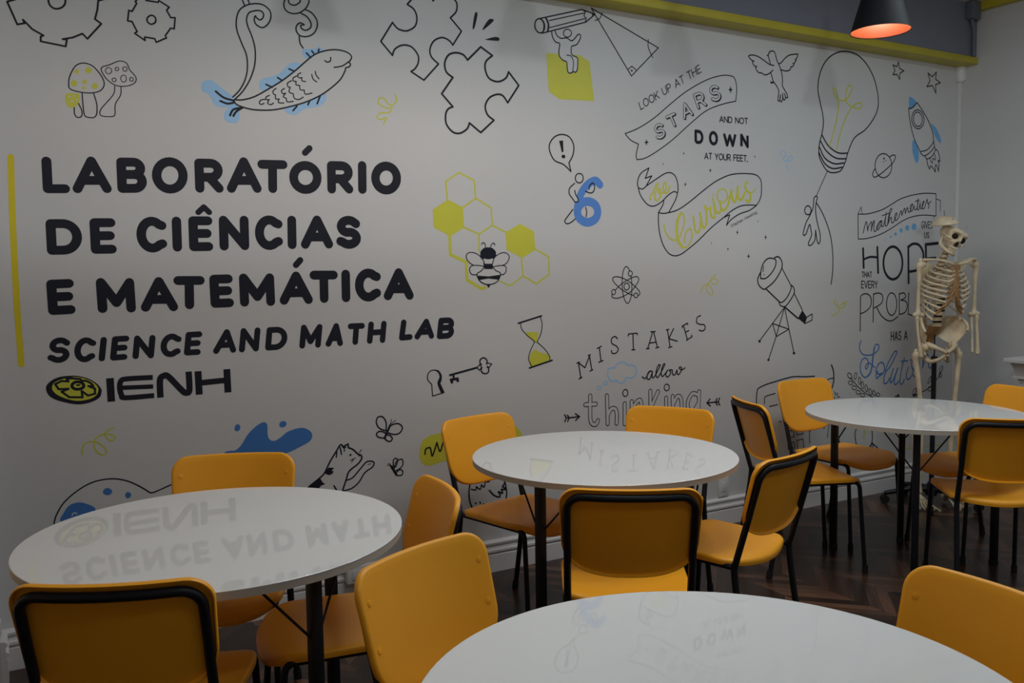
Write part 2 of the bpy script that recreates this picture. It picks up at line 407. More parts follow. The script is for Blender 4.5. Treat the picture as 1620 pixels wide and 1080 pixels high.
('L',K,2.9,7,[(475,2199),(474,2195),(471,2192),(468,2191),(465,2191),(462,2194),(462,2197),(463,2201),(465,2204),(469,2205),(472,2204),(474,2202)]),
('L',K,3.5,6,[(408,2167),(401,2134),(357,2078),(356,2054),(389,2052),(404,2061),(407,2099),(427,2136),(430,2167)]),
]),
('fish_drawing', 'outlined fish with light blue fins and curled plumes', [
('F','b',0,2,[(724,2196),(731,2215),(754,2222),(772,2219),(794,2202),(825,2180),(852,2159),(881,2122),(871,2114),(867,2081),(857,2064),(839,2060),(816,2066),(806,2084),(813,2105),(823,2122),(791,2119),(771,2129),(760,2151),(747,2169),(728,2176)]),
('F','b',0,2,[(955,2234),(968,2249),(1001,2259),(1041,2279),(1076,2316),(1101,2326),(1130,2323),(1100,2285),(1049,2245),(1000,2212),(971,2200),(954,2210)]),
('F','b',0,2,[(1135,2382),(1162,2388),(1198,2396),(1208,2405),(1223,2394),(1220,2382),(1176,2353),(1159,2344),(1142,2357)]),
('F','b',0,2,[(1053,2133),(1100,2154),(1156,2180),(1212,2209),(1233,2206),(1227,2176),(1195,2154),(1139,2140),(1114,2121),(1094,2112),(1069,2115)]),
('F','w',0,2,[(852,2154,1),(884,2156),(932,2173),(990,2209),(1049,2249),(1105,2295),(1177,2360),(1223,2385),(1274,2398),(1316,2397),(1342,2388),(1351,2374),(1341,2356),(1335,2353,1),(1345,2346),(1340,2334),(1324,2327),(1319,2312),(1297,2275),(1254,2235),(1207,2201),(1145,2169),(1075,2144),(1002,2125),(930,2120),(883,2127),(858,2136),(849,2149)]),
('L',K,6.3,7,[(852,2154,1),(884,2156),(932,2173),(990,2209),(1049,2249),(1105,2295),(1177,2360),(1223,2385),(1274,2398),(1316,2397),(1342,2388),(1351,2374),(1341,2356),(1335,2353,1),(1345,2346),(1340,2334),(1324,2327),(1319,2312),(1297,2275),(1254,2235),(1207,2201),(1145,2169),(1075,2144),(1002,2125),(930,2120),(883,2127),(858,2136),(849,2149)]),
('L',K,5.8,6,[(1272,2324),(1309,2334),(1335,2353)]),
('L',K,5.8,6,[(1232,2348),(1242,2343),(1256,2349),(1258,2364)]),
('L',K,5.2,6,[(1173,2285),(1179,2266),(1194,2256)]),
('L',K,5.2,6,[(1189,2299),(1192,2285),(1204,2270)]),
('L',K,7.3,4,[(1154,2371),(1171,2354)]),
('L',K,7.3,4,[(1177,2382),(1188,2369)]),
('L',K,7.3,4,[(1208,2392),(1205,2383)]),
('L',K,7.2,4,[(1078,2298),(1097,2292)]),
('L',K,7.2,4,[(1029,2258),(1047,2248)]),
('L',K,7.2,4,[(980,2226),(1005,2217)]),
('L',K,7.4,4,[(1207,2199),(1193,2166)]),
('L',K,7.3,4,[(1161,2175),(1153,2158)]),
('L',K,7.3,4,[(1106,2149),(1089,2129)]),
('L',K,8.5,6,[(779,2180),(810,2158),(849,2150)]),
('L',K,8.5,6,[(795,2144),(823,2136),(847,2142)]),
('L',K,8.6,6,[(878,2124),(845,2114),(831,2090)]),
('L',K,8.6,6,[(881,2124),(857,2108),(844,2089)]),
('L',K,4.9,6,[(1127,2287),(1113,2277),(1119,2266),(1131,2268,1),(1131,2255),(1146,2253)]),
('L',K,4.9,6,[(1109,2272),(1094,2263),(1094,2251),(1106,2250,1),(1105,2236),(1120,2235,1),(1122,2218),(1139,2217,1),(1144,2201),(1172,2208)]),
('L',K,4.9,6,[(1086,2251),(1069,2239),(1071,2225),(1080,2224,1),(1075,2204),(1092,2198,1),(1096,2180),(1116,2177),(1134,2188)]),
('L',K,4.9,6,[(1021,2214),(1009,2203),(1009,2191),(1018,2187,1),(1018,2171),(1032,2172,1),(1029,2157),(1051,2157)]),
('L',K,4.9,6,[(1056,2217),(1043,2206),(1048,2195),(1060,2198,1),(1050,2183),(1062,2177,1),(1066,2163),(1091,2167)]),
('L',K,4.9,6,[(992,2183),(978,2174),(979,2165),(991,2166,1),(984,2151),(997,2146),(1008,2153)]),
('L',K,4.9,6,[(974,2165),(957,2161),(950,2148),(959,2144),(969,2149)]),
('L',K,5.8,6,[(845,2164),(872,2193),(896,2237),(907,2285),(905,2336),(888,2380),(871,2429),(870,2470),(883,2509),(912,2533),(945,2544),(978,2544),(1004,2527),(1010,2502),(999,2473),(975,2453),(951,2460),(942,2475),(943,2491),(948,2496)]),
('L',K,5.8,6,[(854,2157),(885,2190),(915,2239),(936,2297),(941,2358),(931,2408),(914,2453),(911,2480),(922,2505),(949,2517),(970,2518),(980,2507),(976,2491),(964,2482),(950,2490),(948,2496)]),
('L',K,5.7,4,[(905,2531),(886,2578)]),
('L',K,5.7,4,[(924,2542),(909,2586)]),
('L',K,6.0,6,[(1140,2390),(1128,2408),(1125,2436)]),
('L',K,6.0,6,[(1153,2549),(1182,2538),(1202,2512),(1203,2484),(1187,2455),(1159,2439),(1129,2439),(1114,2456),(1115,2477),(1131,2491),(1148,2486)]),
('L',K,6.0,6,[(1132,2532),(1159,2521),(1176,2499),(1175,2478),(1155,2464),(1138,2468),(1133,2480),(1148,2486)]),
('L',K,5.9,6,[(1136,2641),(1091,2607),(1070,2576),(1065,2556),(1071,2536),(1095,2525),(1127,2531),(1155,2552),(1169,2575),(1171,2589),(1160,2616)]),
('L',K,5.9,7,[(1085,2578),(1089,2564),(1109,2560),(1129,2572),(1134,2584),(1120,2597),(1097,2591)]),
]),
('puzzle_drawing', 'two outlined jigsaw pieces with three spark marks', [
('L',K,7.8,6,[(1728,2707),(1681,2711),(1638,2657,1),(1616,2632,1),(1648,2614),(1661,2581),(1651,2542),(1612,2517),(1574,2519),(1556,2531),(1544,2545,1),(1487,2457,1),(1540,2403,1),(1553,2432),(1591,2453),(1633,2449),(1663,2416),(1662,2382),(1646,2356),(1627,2342,1),(1689,2310,1),(1763,2389,1),(1729,2416),(1722,2450),(1742,2488),(1782,2508),(1817,2500),(1837,2481,1),(1882,2548,1),(1827,2601,1),(1856,2631),(1862,2663),(1851,2683),(1814,2699),(1766,2685),(1741,2664,1)]),
('L',K,9.2,7,[(1911,2422,1),(1981,2489,1),(2042,2456,1),(2007,2425),(2003,2388),(2023,2350),(2069,2339),(2112,2359),(2128,2390,1),(2183,2332,1),(2121,2246,1),(2094,2277),(2060,2279),(2021,2259),(2000,2221),(2011,2182),(2045,2159,1),(1974,2097,1),(1915,2137,1),(1902,2109),(1865,2087),(1829,2090),(1797,2123),(1794,2166),(1807,2192),(1831,2204,1),(1776,2258,1),(1834,2336,1),(1802,2357),(1794,2395),(1812,2432),(1848,2448),(1888,2444)]),
('F',K,0,2,[(1953,2637),(1967,2635),(1950,2572),(1940,2571)]),
('F',K,0,2,[(2045,2623),(2049,2613),(1998,2569),(1994,2575),(2024,2617)]),
('F',K,0,2,[(2009,2527),(2056,2543),(2079,2541),(2077,2528),(2047,2525),(2009,2524)]),
]),
('yellow_curl', 'pale lime squiggle below the fish', [
('L','y',6.0,6,[(1489,2102),(1505,2130),(1478,2121),(1460,2130),(1479,2149),(1516,2154),(1532,2177),(1509,2172),(1473,2186),(1470,2206),(1492,2215),(1517,2189),(1540,2191),(1555,2213),(1548,2233)]),
]),
('pencil_figure_drawing', 'outlined figure lifting a big pencil on a lime cube', [
('F','y',0,0,[(2339,2500),(2384,2502),(2537,2511),(2594,2486),(2621,2295),(2414,2287),(2352,2318)]),
('L','o',2.4,4,[(2339,2500),(2393,2469),(2594,2486)]),
('L','o',2.4,4,[(2393,2469),(2414,2287)]),
('F','w',0,2,[(2372,2609,1),(2376,2583),(2394,2559),(2417,2554),(2414,2527),(2414,2497),(2434,2477),(2457,2470),(2460,2441),(2466,2421),(2482,2419),(2497,2428),(2508,2425),(2520,2440),(2523,2471),(2520,2497),(2488,2509),(2486,2543),(2493,2551),(2519,2562),(2540,2595),(2538,2611),(2524,2608),(2491,2576),(2458,2585),(2426,2580),(2403,2590),(2390,2613,1)]),
('L',K,5.8,6,[(2372,2609,1),(2376,2583),(2394,2559),(2417,2554),(2414,2527),(2414,2497),(2434,2477),(2457,2470),(2460,2441),(2466,2421),(2482,2419),(2497,2428),(2508,2425),(2520,2440),(2523,2471),(2520,2497),(2488,2509),(2486,2543),(2493,2551),(2519,2562),(2540,2595),(2538,2611),(2524,2608),(2491,2576),(2458,2585),(2426,2580),(2403,2590),(2390,2613,1)]),
('L',K,4.9,6,[(2458,2503),(2483,2501),(2497,2476),(2493,2429)]),
('F','w',0,2,[(2487,2611),(2483,2602),(2475,2594),(2463,2590),(2452,2591),(2443,2597),(2440,2606),(2443,2616),(2452,2624),(2464,2628),(2475,2626),(2484,2621)]),
('L',K,5.2,7,[(2487,2611),(2483,2602),(2475,2594),(2463,2590),(2452,2591),(2443,2597),(2440,2606),(2443,2616),(2452,2624),(2464,2628),(2475,2626),(2484,2621)]),
('L',K,6.5,7,[(2332,2631),(2331,2614),(2323,2600),(2310,2592),(2295,2593),(2283,2603),(2277,2618),(2278,2635),(2286,2649),(2299,2657),(2314,2656),(2326,2646)]),
('L',K,6.0,4,[(2296,2656),(2549,2733)]),
('L',K,6.0,4,[(2317,2591),(2572,2675)]),
('L',K,4.9,6,[(2549,2733),(2572,2725,1),(2563,2705),(2577,2695,1),(2569,2675)]),
('L',K,6.1,4,[(2549,2733),(2630,2721),(2572,2675)]),
('F',K,0,0,[(2606,2726),(2631,2721),(2613,2710)]),
('L',K,9.6,6,[(2341,2663),(2354,2637),(2349,2604)]),
('L',K,4.8,6,[(2309,2659),(2327,2635),(2322,2594)]),
('L',K,4.8,4,[(2359,2656),(2563,2718)]),
('L',K,4.8,4,[(2358,2622),(2569,2692)]),
('L',K,5.4,5,[(2606,2748),(3031,2602),(2855,2441)]),
('L',K,4.6,6,[(2629,2690),(2658,2705),(2673,2734)]),
('L',K,4.8,6,[(2965,2637),(2965,2597),(2994,2548)]),
('L',K,4.8,4,[(2832,2471),(2858,2491),(2885,2474)]),
('F',K,0,2,[(2863,2469),(2862,2466),(2860,2464),(2857,2463),(2854,2464),(2852,2465),(2851,2467),(2852,2470),(2854,2472),(2857,2473),(2860,2472),(2862,2471)]),
]),
('speech_bubble_drawing', 'outlined speech bubble with exclamation mark', [
('L',K,6.8,7,[(2430,2118),(2472,2106),(2495,2068),(2490,2022),(2466,1982,1),(2477,1940,1),(2433,1972),(2382,1989),(2355,2030),(2354,2068),(2384,2104)]),
('F',K,0,0,[(2409,2086),(2432,2089),(2434,2034),(2424,2030)]),
('F',K,0,2,[(2445,2011),(2443,2007),(2439,2003),(2433,2002),(2428,2003),(2424,2006),(2422,2010),(2424,2015),(2428,2019),(2434,2020),(2439,2019),(2443,2016)]),
]),
('number_six_drawing', 'bright blue numeral six hugged by an outlined figure', [
('L',K,6.3,6,[(2487,1753),(2444,1705),(2439,1690),(2453,1682),(2477,1690),(2503,1709)]),
('L','db',44.2,7,[(2638,1745),(2630,1718),(2607,1699),(2575,1691),(2545,1698),(2522,1716),(2514,1742),(2523,1768),(2546,1788),(2576,1795),(2607,1789),(2630,1771)]),
('L','db',40.9,6,[(2653,1882),(2623,1901),(2574,1877),(2535,1829),(2515,1769),(2514,1740)]),
('F','w',0,2,[(2498,1882),(2469,1858),(2466,1830),(2488,1804),(2500,1791),(2516,1793),(2519,1805),(2504,1828),(2499,1847),(2512,1879)]),
('L',K,6.2,6,[(2498,1882),(2469,1858),(2466,1830),(2488,1804),(2500,1791),(2516,1793),(2519,1805),(2504,1828),(2499,1847)]),
('F','w',0,2,[(2550,1910),(2547,1898),(2538,1889),(2526,1886),(2515,1888),(2506,1896),(2503,1908),(2506,1920),(2515,1929),(2527,1932),(2539,1930),(2547,1922)]),
('L',K,6.2,7,[(2550,1910),(2547,1898),(2538,1889),(2526,1886),(2515,1888),(2506,1896),(2503,1908),(2506,1920),(2515,1929),(2527,1932),(2539,1930),(2547,1922)]),
('L',K,6.3,6,[(2586,1856),(2589,1874),(2608,1888),(2620,1875),(2613,1847),(2593,1838),(2564,1845)]),
('L',K,5.7,6,[(2564,1765),(2570,1743),(2566,1719)]),
]),
('stars_quote', 'lettering LOOK UP AT THE STARS AND NOT DOWN AT YOUR FEET with ribbon', [
('G',K,5.2,4,'L',[2915.5,2276.3,18.0,10.2,-14.3,35.0]),
('G',K,5.2,4,'O',[2941.1,2290.8,29.6,16.7,-14.4,35.1]),
('G',K,5.2,4,'O',[2978.4,2311.8,29.8,16.8,-14.5,35.2]),
('G',K,5.2,4,'K',[3016.0,2333.0,23.0,12.9,-14.6,35.3]),
('G',K,5.2,4,'U',[3067.0,2361.8,25.0,14.1,-14.8,35.4]),
('G',K,5.2,4,'P',[3099.8,2380.3,21.5,12.1,-14.9,35.4]),
('G',K,5.3,4,'A',[3149.8,2408.5,29.0,16.4,-15.1,35.6]),
('G',K,5.3,4,'T',[3186.9,2429.4,23.4,13.2,-15.3,35.6]),
('G',K,5.3,4,'T',[3239.2,2459.0,23.6,13.3,-15.5,35.8]),
('G',K,5.3,4,'H',[3271.0,2476.9,26.0,14.7,-15.6,35.8]),
('G',K,5.3,4,'E',[3305.1,2496.1,20.9,11.8,-15.7,35.9]),
('L',K,5.6,7,[(2813,2147,1),(2900,2181),(3004,2241),(3110,2319),(3219,2394),(3352,2464),(3466,2502),(3541,2508),(3571,2494),(3585,2443),(3578,2374,1),(3478,2349),(3364,2306),(3252,2230),(3132,2139),(3025,2071),(2941,2029),(2889,2019,1),(2884,2043),(2899,2099,1),(2848,2117)]),
('G',K,17.0,4,'S',[3027.9,2130.8,51.1,19.6,-18.9,62.5]),
('G',K,16.4,4,'S',[3022.7,2133.7,51.1,19.6,-18.9,62.5]),
('G','w',10.5,4,'S',[3022.7,2133.7,51.1,19.6,-18.9,62.5]),
('G',K,17.2,4,'T',[3118.8,2198.3,53.1,22.7,-27.9,48.2]),
('G',K,16.5,4,'T',[3113.4,2201.3,53.0,22.7,-27.9,48.2]),
('G','w',10.6,4,'T',[3113.4,2201.3,53.0,22.7,-27.9,48.2]),
('G',K,17.3,4,'A',[3213.5,2252.3,53.0,24.0,-25.3,62.8]),
('G',K,16.6,4,'A',[3208.0,2255.2,52.9,24.0,-25.2,62.8]),
('G','w',10.6,4,'A',[3208.0,2255.2,52.9,24.0,-25.2,62.8]),
('G',K,17.4,4,'R',[3311.0,2314.9,51.7,19.3,-29.2,62.9]),
('G',K,16.8,4,'R',[3305.4,2317.8,51.7,19.3,-29.2,62.8]),
('G','w',10.7,4,'R',[3305.4,2317.8,51.7,19.3,-29.2,62.8]),
('G',K,17.6,4,'S',[3412.7,2358.5,57.4,16.7,-23.1,68.1]),
('G',K,16.9,4,'S',[3406.9,2361.4,57.3,16.7,-23.1,68.1]),
('G','w',10.8,4,'S',[3406.9,2361.4,57.3,16.7,-23.1,68.1]),
('F',K,0,0,[(2951,2129),(2955,2116),(2967,2112),(2955,2108),(2951,2093),(2947,2107),(2936,2110),(2947,2115)]),
('F',K,0,0,[(3538,2455),(3542,2438),(3555,2435),(3543,2429),(3539,2411),(3534,2428),(3522,2432),(3534,2438)]),
('G',K,5.1,4,'A',[3459.2,2253.3,26.8,0.4,-0.2,29.9]),
('G',K,5.1,4,'N',[3493.4,2253.7,24.3,0.3,-0.2,30.0]),
('G',K,5.2,4,'D',[3525.2,2254.2,24.5,0.3,-0.2,30.1]),
('G',K,5.2,4,'N',[3576.6,2254.8,24.7,0.3,-0.2,30.2]),
('G',K,5.2,4,'O',[3608.9,2255.3,29.4,0.4,-0.2,30.3]),
('G',K,5.2,4,'T',[3645.9,2255.8,22.3,0.3,-0.3,30.4]),
('G',K,16.8,0,'D',[3288.3,2132.8,46.1,-1.0,-1.9,58.7]),
('G',K,17.0,0,'O',[3391.1,2130.7,48.4,0.3,-2.0,61.0]),
('G',K,17.2,0,'W',[3493.8,2130.0,84.0,0.6,-2.2,61.6]),
('G',K,17.4,0,'N',[3622.6,2130.6,46.3,0.1,-1.4,60.8]),
('G',K,5.1,4,'A',[3351.3,2047.3,24.8,0.1,-0.1,31.4]),
('G',K,5.1,4,'T',[3383.0,2047.4,19.9,0.1,-0.1,31.5]),
('G',K,5.1,4,'Y',[3427.6,2047.6,21.4,0.1,-0.2,31.7]),
('G',K,5.2,4,'O',[3456.0,2047.6,26.9,0.1,-0.2,31.8]),
('G',K,5.2,4,'U',[3489.9,2047.8,22.3,0.1,-0.2,31.9]),
('G',K,5.2,4,'R',[3519.2,2047.9,19.9,0.1,-0.2,32.0]),
('G',K,5.2,4,'F',[3564.5,2048.0,17.5,0.1,-0.2,32.1]),
('G',K,5.2,4,'E',[3589.1,2048.1,18.2,0.1,-0.2,32.2]),
('G',K,5.2,4,'E',[3614.4,2048.2,18.3,0.1,-0.3,32.3]),
('G',K,5.2,4,'T',[3639.9,2048.3,21.0,0.1,-0.3,32.4]),
('F',K,0,2,[(3673,2049),(3672,2047),(3670,2046),(3668,2045),(3666,2046),(3664,2047),(3664,2048),(3664,2050),(3666,2051),(3668,2052),(3670,2051),(3672,2050)]),
('F',K,0,0,[(3203,2078),(3204,2070),(3209,2068),(3204,2066),(3203,2058),(3201,2066),(3196,2068),(3201,2070)]),
('F',K,0,0,[(3062,2013),(3063,2008),(3066,2007),(3063,2005),(3062,2000),(3061,2005),(3058,2007),(3061,2008)]),
('F',K,0,0,[(3724,2087),(3726,2081),(3729,2079),(3726,2077),(3725,2071),(3723,2077),(3720,2079),(3723,2081)]),
]),
('curious_quote', 'lime script be Curious on a curling outlined ribbon', [
('L',K,6.2,6,[(2897,1875,1),(2892,1897),(2899,1927),(2921,1955),(2968,1980,1),(2943,1925,1),(2987,1940,1),(2952,1891,1)]),
('L',K,6.3,6,[(2897,1875,1),(2926,1870),(2958,1891),(3026,1930),(3073,1955),(3109,1962),(3139,1951),(3157,1924),(3165,1887),(3160,1854),(3145,1816),(3100,1751)]),
('L',K,6.3,6,[(2897,1875,1),(2909,1841),(2938,1806),(2970,1785),(3008,1785),(3055,1809),(3097,1843),(3133,1862),(3151,1861),(3160,1854)]),
('L',K,6.3,6,[(3067,1817),(3061,1791),(3031,1750)]),
('L',K,6.5,7,[(3031,1750,1),(3061,1746),(3100,1751),(3151,1763),(3200,1785),(3274,1830),(3349,1879),(3432,1928),(3516,1962),(3581,1976),(3661,1981),(3729,1978),(3767,1958),(3779,1924),(3777,1864),(3761,1829),(3741,1806,1),(3676,1806),(3616,1798),(3550,1770),(3491,1732),(3401,1675),(3306,1603),(3231,1555),(3182,1529),(3139,1522),(3097,1538),(3061,1582),(3040,1638),(3031,1693)]),
('L',K,6.7,6,[(3491,1732,1),(3537,1749,1),(3514,1690,1),(3550,1723),(3610,1754),(3683,1775),(3731,1799),(3741,1806)]),
('L','y',8.6,6,[(2977,1816),(2976,1837),(2993,1849),(3009,1881),(3023,1902),(3026,1891),(3009,1849),(3007,1822),(3022,1813),(3043,1832),(3044,1869),(3031,1873),(3037,1850),(3073,1861),(3084,1893),(3076,1909),(3062,1883),(3070,1856),(3091,1857),(3109,1890)]),
('L','y',8.1,6,[(3070,1685),(3079,1648),(3109,1615),(3145,1605),(3176,1625),(3203,1682),(3209,1720),(3197,1748),(3179,1747),(3160,1709),(3157,1653),(3170,1597),(3194,1567),(3225,1569),(3253,1597),(3265,1636),(3253,1666),(3225,1654),(3213,1621),(3211,1593)]),
('L','y',16.9,6,[(3179,1746),(3160,1705),(3157,1644),(3170,1597),(3197,1568)]),
('L','y',11.7,6,[(3271,1735),(3278,1702),(3287,1659),(3303,1648),(3318,1665),(3328,1722),(3319,1755,1),(3328,1722),(3337,1684),(3350,1672),(3366,1699),(3367,1751),(3353,1794,1),(3375,1775),(3394,1785),(3397,1752),(3410,1731),(3429,1743),(3412,1838,1),(3423,1805),(3439,1762),(3462,1758),(3471,1782)]),
('F','y',0,2,[(3419,1855),(3418,1853),(3416,1852),(3413,1851),(3410,1851),(3408,1853),(3407,1855),(3408,1857),(3410,1859),(3413,1859),(3416,1859),(3418,1857)]),
('L','y',7.6,6,[(3530,1847),(3491,1816),(3455,1823),(3444,1854),(3458,1881),(3490,1889),(3516,1871),(3517,1837),(3487,1814)]),
('L','y',14.0,6,[(3465,1821),(3474,1782),(3497,1773),(3520,1798),(3536,1837),(3549,1886,1),(3556,1843),(3573,1820),(3589,1849),(3598,1907,1),(3597,1873),(3608,1837),(3629,1840),(3652,1875)]),
('L','y',14.1,6,[(3668,1932),(3652,1919),(3662,1890),(3693,1866),(3693,1837),(3676,1824),(3661,1834)]),
('L','y',6.4,6,[(3693,1875),(3716,1882),(3733,1902)]),
('G','g',2.8,4,'S',[3550.4,1679.2,11.5,4.9,-6.0,14.5]),
('G','g',2.8,4,'t',[3565.8,1685.7,6.7,2.8,-6.1,14.5]),
('G','g',2.8,4,'e',[3576.4,1690.1,9.6,4.1,-6.1,14.6]),
('G','g',2.8,4,'p',[3589.9,1695.8,9.7,4.1,-6.1,14.6]),
('G','g',2.8,4,'h',[3603.4,1701.6,9.3,3.9,-6.1,14.6]),
('G','g',2.8,4,'e',[3616.6,1707.1,9.7,4.1,-6.1,14.6]),
('G','g',2.8,4,'n',[3630.2,1712.9,9.4,3.9,-6.1,14.6]),
('G','g',2.8,4,'H',[3654.2,1723.0,13.7,5.8,-6.2,14.6]),
('G','g',2.8,4,'a',[3671.8,1730.5,9.8,4.1,-6.2,14.7]),
('G','g',2.8,4,'w',[3685.6,1736.3,13.8,5.8,-6.2,14.7]),
('G','g',2.8,4,K,[3703.3,1743.7,8.9,3.8,-6.3,14.7]),
('G','g',2.8,4,'i',[3716.2,1749.2,1.2,0.5,-6.3,14.7]),
('G','g',2.8,4,'n',[3721.3,1751.3,9.5,4.0,-6.3,14.7]),
('G','g',2.9,4,'g',[3734.8,1757.0,9.9,4.2,-6.3,14.7]),
('F',K,0,0,[(3393,2002),(3395,1990),(3402,1987),(3395,1983),(3393,1971),(3391,1983),(3384,1986),(3391,1990)]),
('F',K,0,0,[(3215,1918),(3217,1908),(3224,1905),(3217,1902),(3215,1892),(3213,1902),(3207,1905),(3213,1908)]),
('F',K,0,0,[(3596,1668),(3598,1656),(3605,1652),(3598,1649),(3596,1637),(3593,1649),(3586,1652),(3593,1656)]),
('F',K,0,0,[(3815,1643),(3818,1629),(3826,1626),(3818,1622),(3815,1609),(3812,1622),(3804,1626),(3812,1629)]),
('F',K,0,0,[(3525,1569),(3527,1561),(3533,1559),(3527,1556),(3525,1548),(3523,1556),(3517,1558),(3523,1561)]),
('F',K,0,0,[(3403,1597),(3404,1592),(3408,1590),(3404,1589),(3403,1583),(3402,1589),(3398,1590),(3402,1592)]),
('F',K,0,0,[(3682,1536),(3685,1522),(3694,1518),(3685,1514),(3682,1500),(3679,1514),(3670,1518),(3679,1522)]),
('F',K,0,0,[(3753,1723),(3755,1717),(3759,1716),(3755,1714),(3753,1709),(3752,1714),(3748,1716),(3752,1717)]),
('F',K,0,0,[(3061,2007),(3062,2004),(3065,2003),(3062,2002),(3061,1998),(3060,2002),(3058,2002),(3060,2004)]),
]),
('dove_drawing', 'outlined flying dove', [
('L',K,6.7,6,[(3841,2602),(3834,2624),(3826,2643),(3827,2659),(3836,2671),(3854,2676),(3870,2675),(3879,2663),(3887,2643),(3896,2624),(3908,2609),(3922,2584),(3934,2556),(3939,2520),(3938,2493),(3954,2472),(3976,2447),(3983,2428,1),(3967,2428),(3957,2447,1),(3964,2426),(3958,2413),(3946,2418),(3941,2448,1),(3941,2415),(3929,2399),(3920,2410),(3924,2439,1),(3920,2411),(3906,2402),(3904,2415),(3909,2442),(3908,2464),(3889,2489),(3865,2510),(3856,2532),(3846,2554)]),
('L',K,6.6,6,[(3869,2598),(3836,2600),(3800,2614),(3754,2632),(3718,2638),(3687,2636),(3673,2628),(3685,2616),(3703,2607),(3714,2606,1),(3703,2600),(3714,2582),(3736,2578,1),(3728,2571),(3737,2556),(3755,2546),(3775,2547,1),(3791,2540),(3810,2540),(3832,2549),(3846,2558),(3862,2571)]),
('F',K,0,0,[(3808,2647),(3822,2653),(3824,2644)]),
('F',K,0,2,[(3843,2662),(3843,2660),(3841,2659),(3839,2659),(3838,2659),(3836,2660),(3836,2661),(3836,2662),(3837,2663),(3839,2664),(3841,2664),(3842,2663)]),
('L',K,6.8,6,[(3908,2610),(3929,2621),(3957,2647),(3989,2667),(4027,2677),(4061,2682,1),(4056,2664),(4040,2647,1),(4047,2646),(4033,2628),(4021,2625,1),(4030,2621),(4019,2607),(4005,2604,1),(4000,2589),(3976,2578),(3948,2577),(3925,2581)]),
('L',K,9.2,4,[(3848,2505),(3849,2498),(3865,2502)]),
]),
('light_bulb_drawing', 'outlined light bulb carrying a hanging figure on its cord', [
('L',K,7.9,7,[(4269,2237),(4282,2303),(4274,2358),(4253,2421),(4231,2501),(4249,2595),(4302,2673),(4383,2723),(4480,2743),(4579,2730),(4667,2678),(4735,2594),(4770,2492),(4762,2414),(4712,2343),(4647,2286),(4583,2253),(4541,2217),(4500,2143),(4480,2090),(4439,2033),(4373,2017),(4321,2026),(4280,2062),(4247,2116),(4250,2181)]),
('L',K,9.0,6,[(4270,2236),(4325,2176),(4409,2138),(4497,2140)]),
('L',K,9.0,6,[(4257,2200),(4312,2142),(4396,2105),(4483,2106)]),
('L',K,9.0,6,[(4251,2162),(4299,2100),(4382,2071),(4466,2080)]),
('L',K,9.0,6,[(4247,2130),(4300,2067),(4369,2042),(4450,2053)]),
('L','y',8.2,6,[(4339,2172),(4372,2263),(4404,2368),(4409,2443),(4374,2477),(4360,2513),(4387,2506),(4409,2450,1),(4465,2455),(4478,2514),(4505,2545),(4527,2528),(4500,2479),(4472,2453,1),(4515,2423),(4601,2413),(4615,2446),(4572,2442),(4529,2415),(4474,2345),(4428,2248),(4397,2152)]),
('L',K,5.2,6,[(4321,2023),(4275,1949),(4229,1873)]),
('L',K,7.2,6,[(4229,1836),(4292,1762),(4349,1659),(4375,1555),(4381,1440),(4367,1347)]),
('L',K,7.4,7,[(4186,1788),(4182,1775),(4173,1765),(4160,1762),(4146,1765),(4136,1774),(4132,1787),(4136,1800),(4145,1810),(4159,1814),(4172,1810),(4182,1801)]),
('L',K,7.5,7,[(4229,1873),(4209,1859),(4203,1807),(4177,1760),(4144,1713),(4121,1648),(4145,1648),(4174,1704),(4188,1667),(4192,1639),(4166,1592),(4184,1581),(4220,1611),(4226,1672,1),(4243,1602),(4261,1595),(4267,1640),(4238,1724),(4224,1789),(4229,1836),(4238,1864)]),
]),
('star_drawing', 'outlined five pointed star nearer the light bulb', [
('L',K,7.0,5,[(4956,2730),(4968,2692),(5011,2681),(4973,2664),(4971,2624),(4943,2653),(4905,2647),(4924,2675),(4903,2707),(4941,2700)]),
]),
('star_drawing', 'outlined five pointed star nearer the room corner', [
('L',K,7.2,5,[(5336,2706),(5329,2660),(5379,2642),(5331,2625),(5336,2570),(5298,2617),(5242,2604),(5273,2645),(5250,2691),(5296,2672)]),
]),
('rocket_drawing', 'outlined rocket with blue nose and fins', [
('F','b2',0,2,[(5066,2527,1),(5110,2517),(5146,2495,1),(5112,2462),(5064,2451,1)]),
('F','b2',0,2,[(5293,2372),(5339,2353),(5377,2316),(5401,2272),(5393,2254),(5351,2280),(5322,2318)]),
('F','b2',0,2,[(5110,2249),(5136,2250),(5174,2185),(5171,2124),(5149,2117),(5122,2155),(5107,2204)]),
('L',K,7.9,6,[(5064,2451),(5094,2457),(5124,2477),(5146,2495)]),
('L',K,6.8,6,[(5064,2451),(5075,2390),(5099,2320),(5136,2250),(5191,2186)]),
('L',K,6.8,6,[(5146,2495),(5209,2445),(5274,2377),(5313,2312),(5324,2262)]),
('L',K,6.9,7,[(5191,2186),(5254,2201),(5298,2232),(5324,2262,1),(5330,2228),(5290,2189),(5237,2164),(5210,2168)]),
('L',K,6.9,6,[(5237,2164),(5256,2145),(5300,2158),(5331,2188),(5344,2212),(5330,2228)]),
('L',K,6.8,7,[(5220,2398),(5216,2367),(5196,2343),(5167,2331),(5135,2336),(5109,2355),(5097,2383),(5101,2414),(5120,2438),(5149,2450),(5181,2446),(5207,2427)]),
('L',K,6.8,7,[(5202,2396),(5199,2373),(5186,2354),(5164,2346),(5142,2349),(5123,2364),(5114,2386),(5117,2409),(5130,2427),(5151,2436),(5174,2432),(5193,2418)]),
